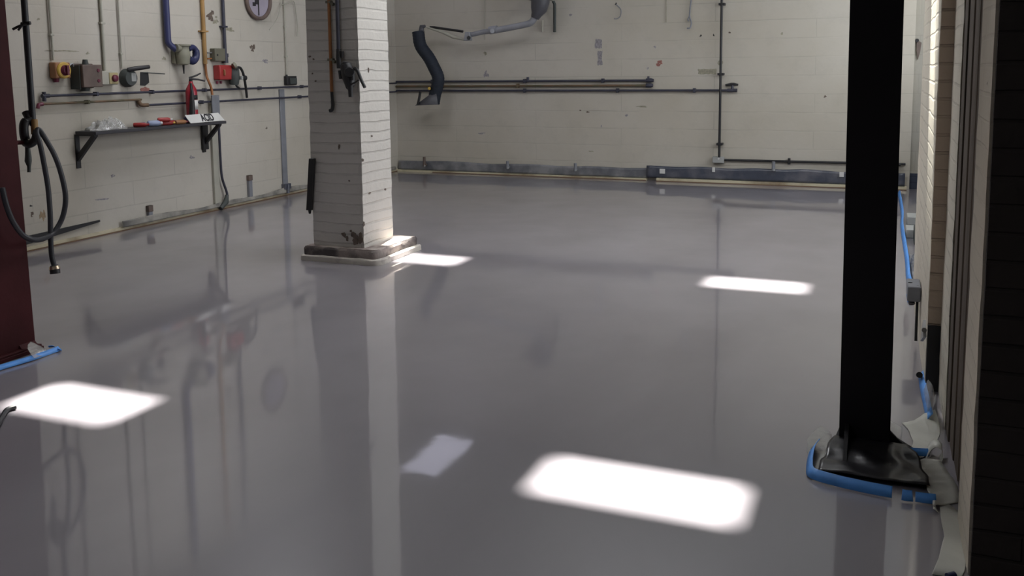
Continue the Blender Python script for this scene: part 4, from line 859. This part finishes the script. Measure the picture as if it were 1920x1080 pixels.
# recess clutter beyond the far pier
t = thing('junction_box', 'dark grey box low on the far pier with cable ends hanging below', 'box', at_x(1717, 541, 0.2))
ba, bb = at_x(1716, 516, 0.215), at_x(1726, 541, 0.215)
yb0, yb1 = 5.0, 5.4
obj('body', MB().box((0.155, yb0, bb.z), (0.219, yb0+0.2, ba.z+0.01)), 'grey_trunk', t, bevel=0.006)
obj('cable_end', MB().tube([(0.17, yb0+0.1, bb.z), (0.172, yb0+0.08, bb.z-0.05), (0.18, yb0+0.04, bb.z-0.1)], [0.012,0.012,0.016], 8), 'black', t)
obj('cable_end', MB().tube([(0.205, yb0+0.05, bb.z), (0.205, yb0+0.02, 0.03)], 0.007, 8), 'black', t)
tag(obj('metal_bracket', MB().prism([at_x(1736,600,0.212), at_x(1731,640,0.205), at_x(1737,632,0.212)], (-0.012, 0, 0)).cyl(at_x(1733,619,0.195), at_x(1733,619,0.21), 0.010), 'steel'), 'small shiny bracket at the foot of far pier below grey box', 'bracket')
mbp = crumple(0.58, 10.25, 0, 0.16, 1.0, 0.16, 8)
for p in mbp.v: p.z = max(p.z, 0.004)
tag(obj('plastic_heap', mbp, 'film_black', solid=0.001, sharp=0.5), 'heap of black polythene in the recess behind the far pier', 'plastic sheet')
mbp = crumple(0.275, 6.9, 0, 0.045, 0.6, 0.05, 18)
for p in mbp.v: p.z = max(p.z, 0.004)
tag(obj('plastic_roll', mbp, 'film_grey', solid=0.001, sharp=0.5), 'long grey crumpled film lying along blue tape behind the black post', 'plastic sheet')
for px, py, lab in ((1712, 410, 'pale block end further back among the recess clutter'), (1711, 434, 'pale block end nearer the front of the recess clutter')):
    c = at_z(px, py, 0.06); tag(obj('pale_block', MB().box((c.x-0.05, c.y, 0.0), (c.x+0.12, c.y+0.25, 0.075)), 'grey_box', bevel=0.006), lab, 'block')
c = at_z(1714, 460, 0.0); 
tag(obj('dark_crate', MB().box((c.x, c.y, 0), (c.x+0.25, c.y+0.3, 0.12)).box((c.x+0.02, c.y+0.02, 0.12), (c.x+0.23, c.y+0.28, 0.14)), 'box_dark', bevel=0.008), 'low dark crate standing in the recess nearest the far pier', 'crate')
# iron bracket on the recessed wall and pipe end by the post
wy = BW+0.055
a, b, c = at_y(1719, 70, wy), at_y(1728, 80, wy), at_y(1721, 112, wy)
t = thing('iron_hook', 'rusty iron hook plate on the recessed wall right of black post', 'hook', c)
obj('plate', MB().prism([a+Vector((0,0,-0.03)), b, at_y(1725, 98, wy), c, at_y(1718.5, 96, wy)], (0, -0.02, 0)), 'brown_box', t)
obj('peg', MB().cyl(at_y(1719.5,76,wy), at_y(1719.5,76,wy-0.06), 0.022, 0.018, 10), 'black', t)
t = thing('pipe_end', 'dark pipe end with coupling standing low in the corner behind black post', 'pipe', (0.24, BW-0.1, 0))
pe = at_y(1680, 308, BW-0.1)
obj('tube', MB().tube([(pe.x, BW-0.1, 0.002), (pe.x, BW-0.1, pe.z)], 0.017, 10), 'pipe_dark', t)
obj('coupling', MB().cyl((pe.x, BW-0.1, pe.z-0.1), (pe.x, BW-0.1, pe.z-0.02), 0.028, 0.024, 12).cyl((pe.x-0.03, BW-0.1, pe.z), (pe.x+0.05, BW-0.1, pe.z-0.005), 0.018), 'black', t)

# ------------------------------------------------------------------ light
def area(name, loc, rot, sx, sy, power, col):
    l = bpy.data.lights.new(name, 'AREA'); l.shape = 'RECTANGLE'; l.size = sx; l.size_y = sy; l.energy = power; l.color = col
    o = bpy.data.objects.new(name, l); COL.objects.link(o); o.location = loc; o.rotation_euler = rot; return o
sun = bpy.data.lights.new('sun', 'SUN'); sun.energy = 52.0; sun.angle = math.radians(2.0); sun.color = (1.0, 0.97, 0.88)
so = bpy.data.objects.new('sun', sun); COL.objects.link(so)
so.rotation_euler = Vector((SX, SY, 1)).to_track_quat('Z', 'Y').to_euler()
# added unseen fill panels (first three), one rooflight, daylight in the recess windows
def glow(name, col, strength):
    m = bpy.data.materials.new(name); m.use_nodes = True; nt = m.node_tree; bs = nt.nodes['Principled BSDF']
    bs.inputs['Base Color'].default_value = (0.8, 0.8, 0.8, 1); bs.inputs['Emission Color'].default_value = (*col, 1); bs.inputs['Emission Strength'].default_value = strength
    M[name] = m
glow('daylit rooflight panel', (0.97, 0.98, 1.0), 12.0)
glow('left rooflight panel', (0.95, 0.95, 1.0), 9.0)
glow('front rooflight panel', (0.97, 0.98, 1.0), 4.2)  # added unseen to brighten the sides facing the camera
glow('dusty blue rooflight panel', (0.8, 0.8, 1.0), 1.7)
for i, (x0, x1, y0, y1) in enumerate(ROOF):
    struct('window_%d' % (i+3), MB().box((x0, y0, H+T), (x1, y1, H+T+0.02)), ('daylit rooflight panel', 'left rooflight panel', 'front rooflight panel', 'dusty blue rooflight panel')[i])  # all but the last are added glowing fills
for (a, b) in WINS:
    area('window_daylight', (1.13, (a+b)/2, (WZ0+WZ1)/2), (0, math.radians(90), 0), WZ1-WZ0, b-a, 55, (0.97, 0.98, 1.0))
w = bpy.data.worlds.new('sky'); S.world = w; w.use_nodes = True
bg = w.node_tree.nodes['Background']; bg.inputs['Color'].default_value = (0.75, 0.86, 1.0, 1); bg.inputs['Strength'].default_value = 1.5

# ------------------------------------------------------------------ camera
cam = bpy.data.cameras.new('camera'); co = bpy.data.objects.new('camera', cam); COL.objects.link(co)
cam.sensor_fit = 'HORIZONTAL'; cam.sensor_width = 36; cam.lens = F_PX/1920*36
cam.shift_y = (YP-540)/1920; cam.clip_start = 0.05
co.matrix_world = Matrix(((RIGHT.x, UP.x, -FWD.x, EYE.x), (RIGHT.y, UP.y, -FWD.y, EYE.y), (RIGHT.z, UP.z, -FWD.z, EYE.z), (0, 0, 0, 1)))
S.camera = co
vs_ = S.view_settings; vs_.view_transform = 'Standard'; vs_.look = 'None'; vs_.exposure = -0.1; vs_.gamma = 1.0; vs_.use_curve_mapping = False
S.cycles.max_bounces = 10; S.cycles.diffuse_bounces = 6; S.cycles.glossy_bounces = 4; S.cycles.transparent_max_bounces = 12
S.cycles.sample_clamp_indirect = 6.0; S.cycles.caustics_reflective = False; S.cycles.caustics_refractive = False
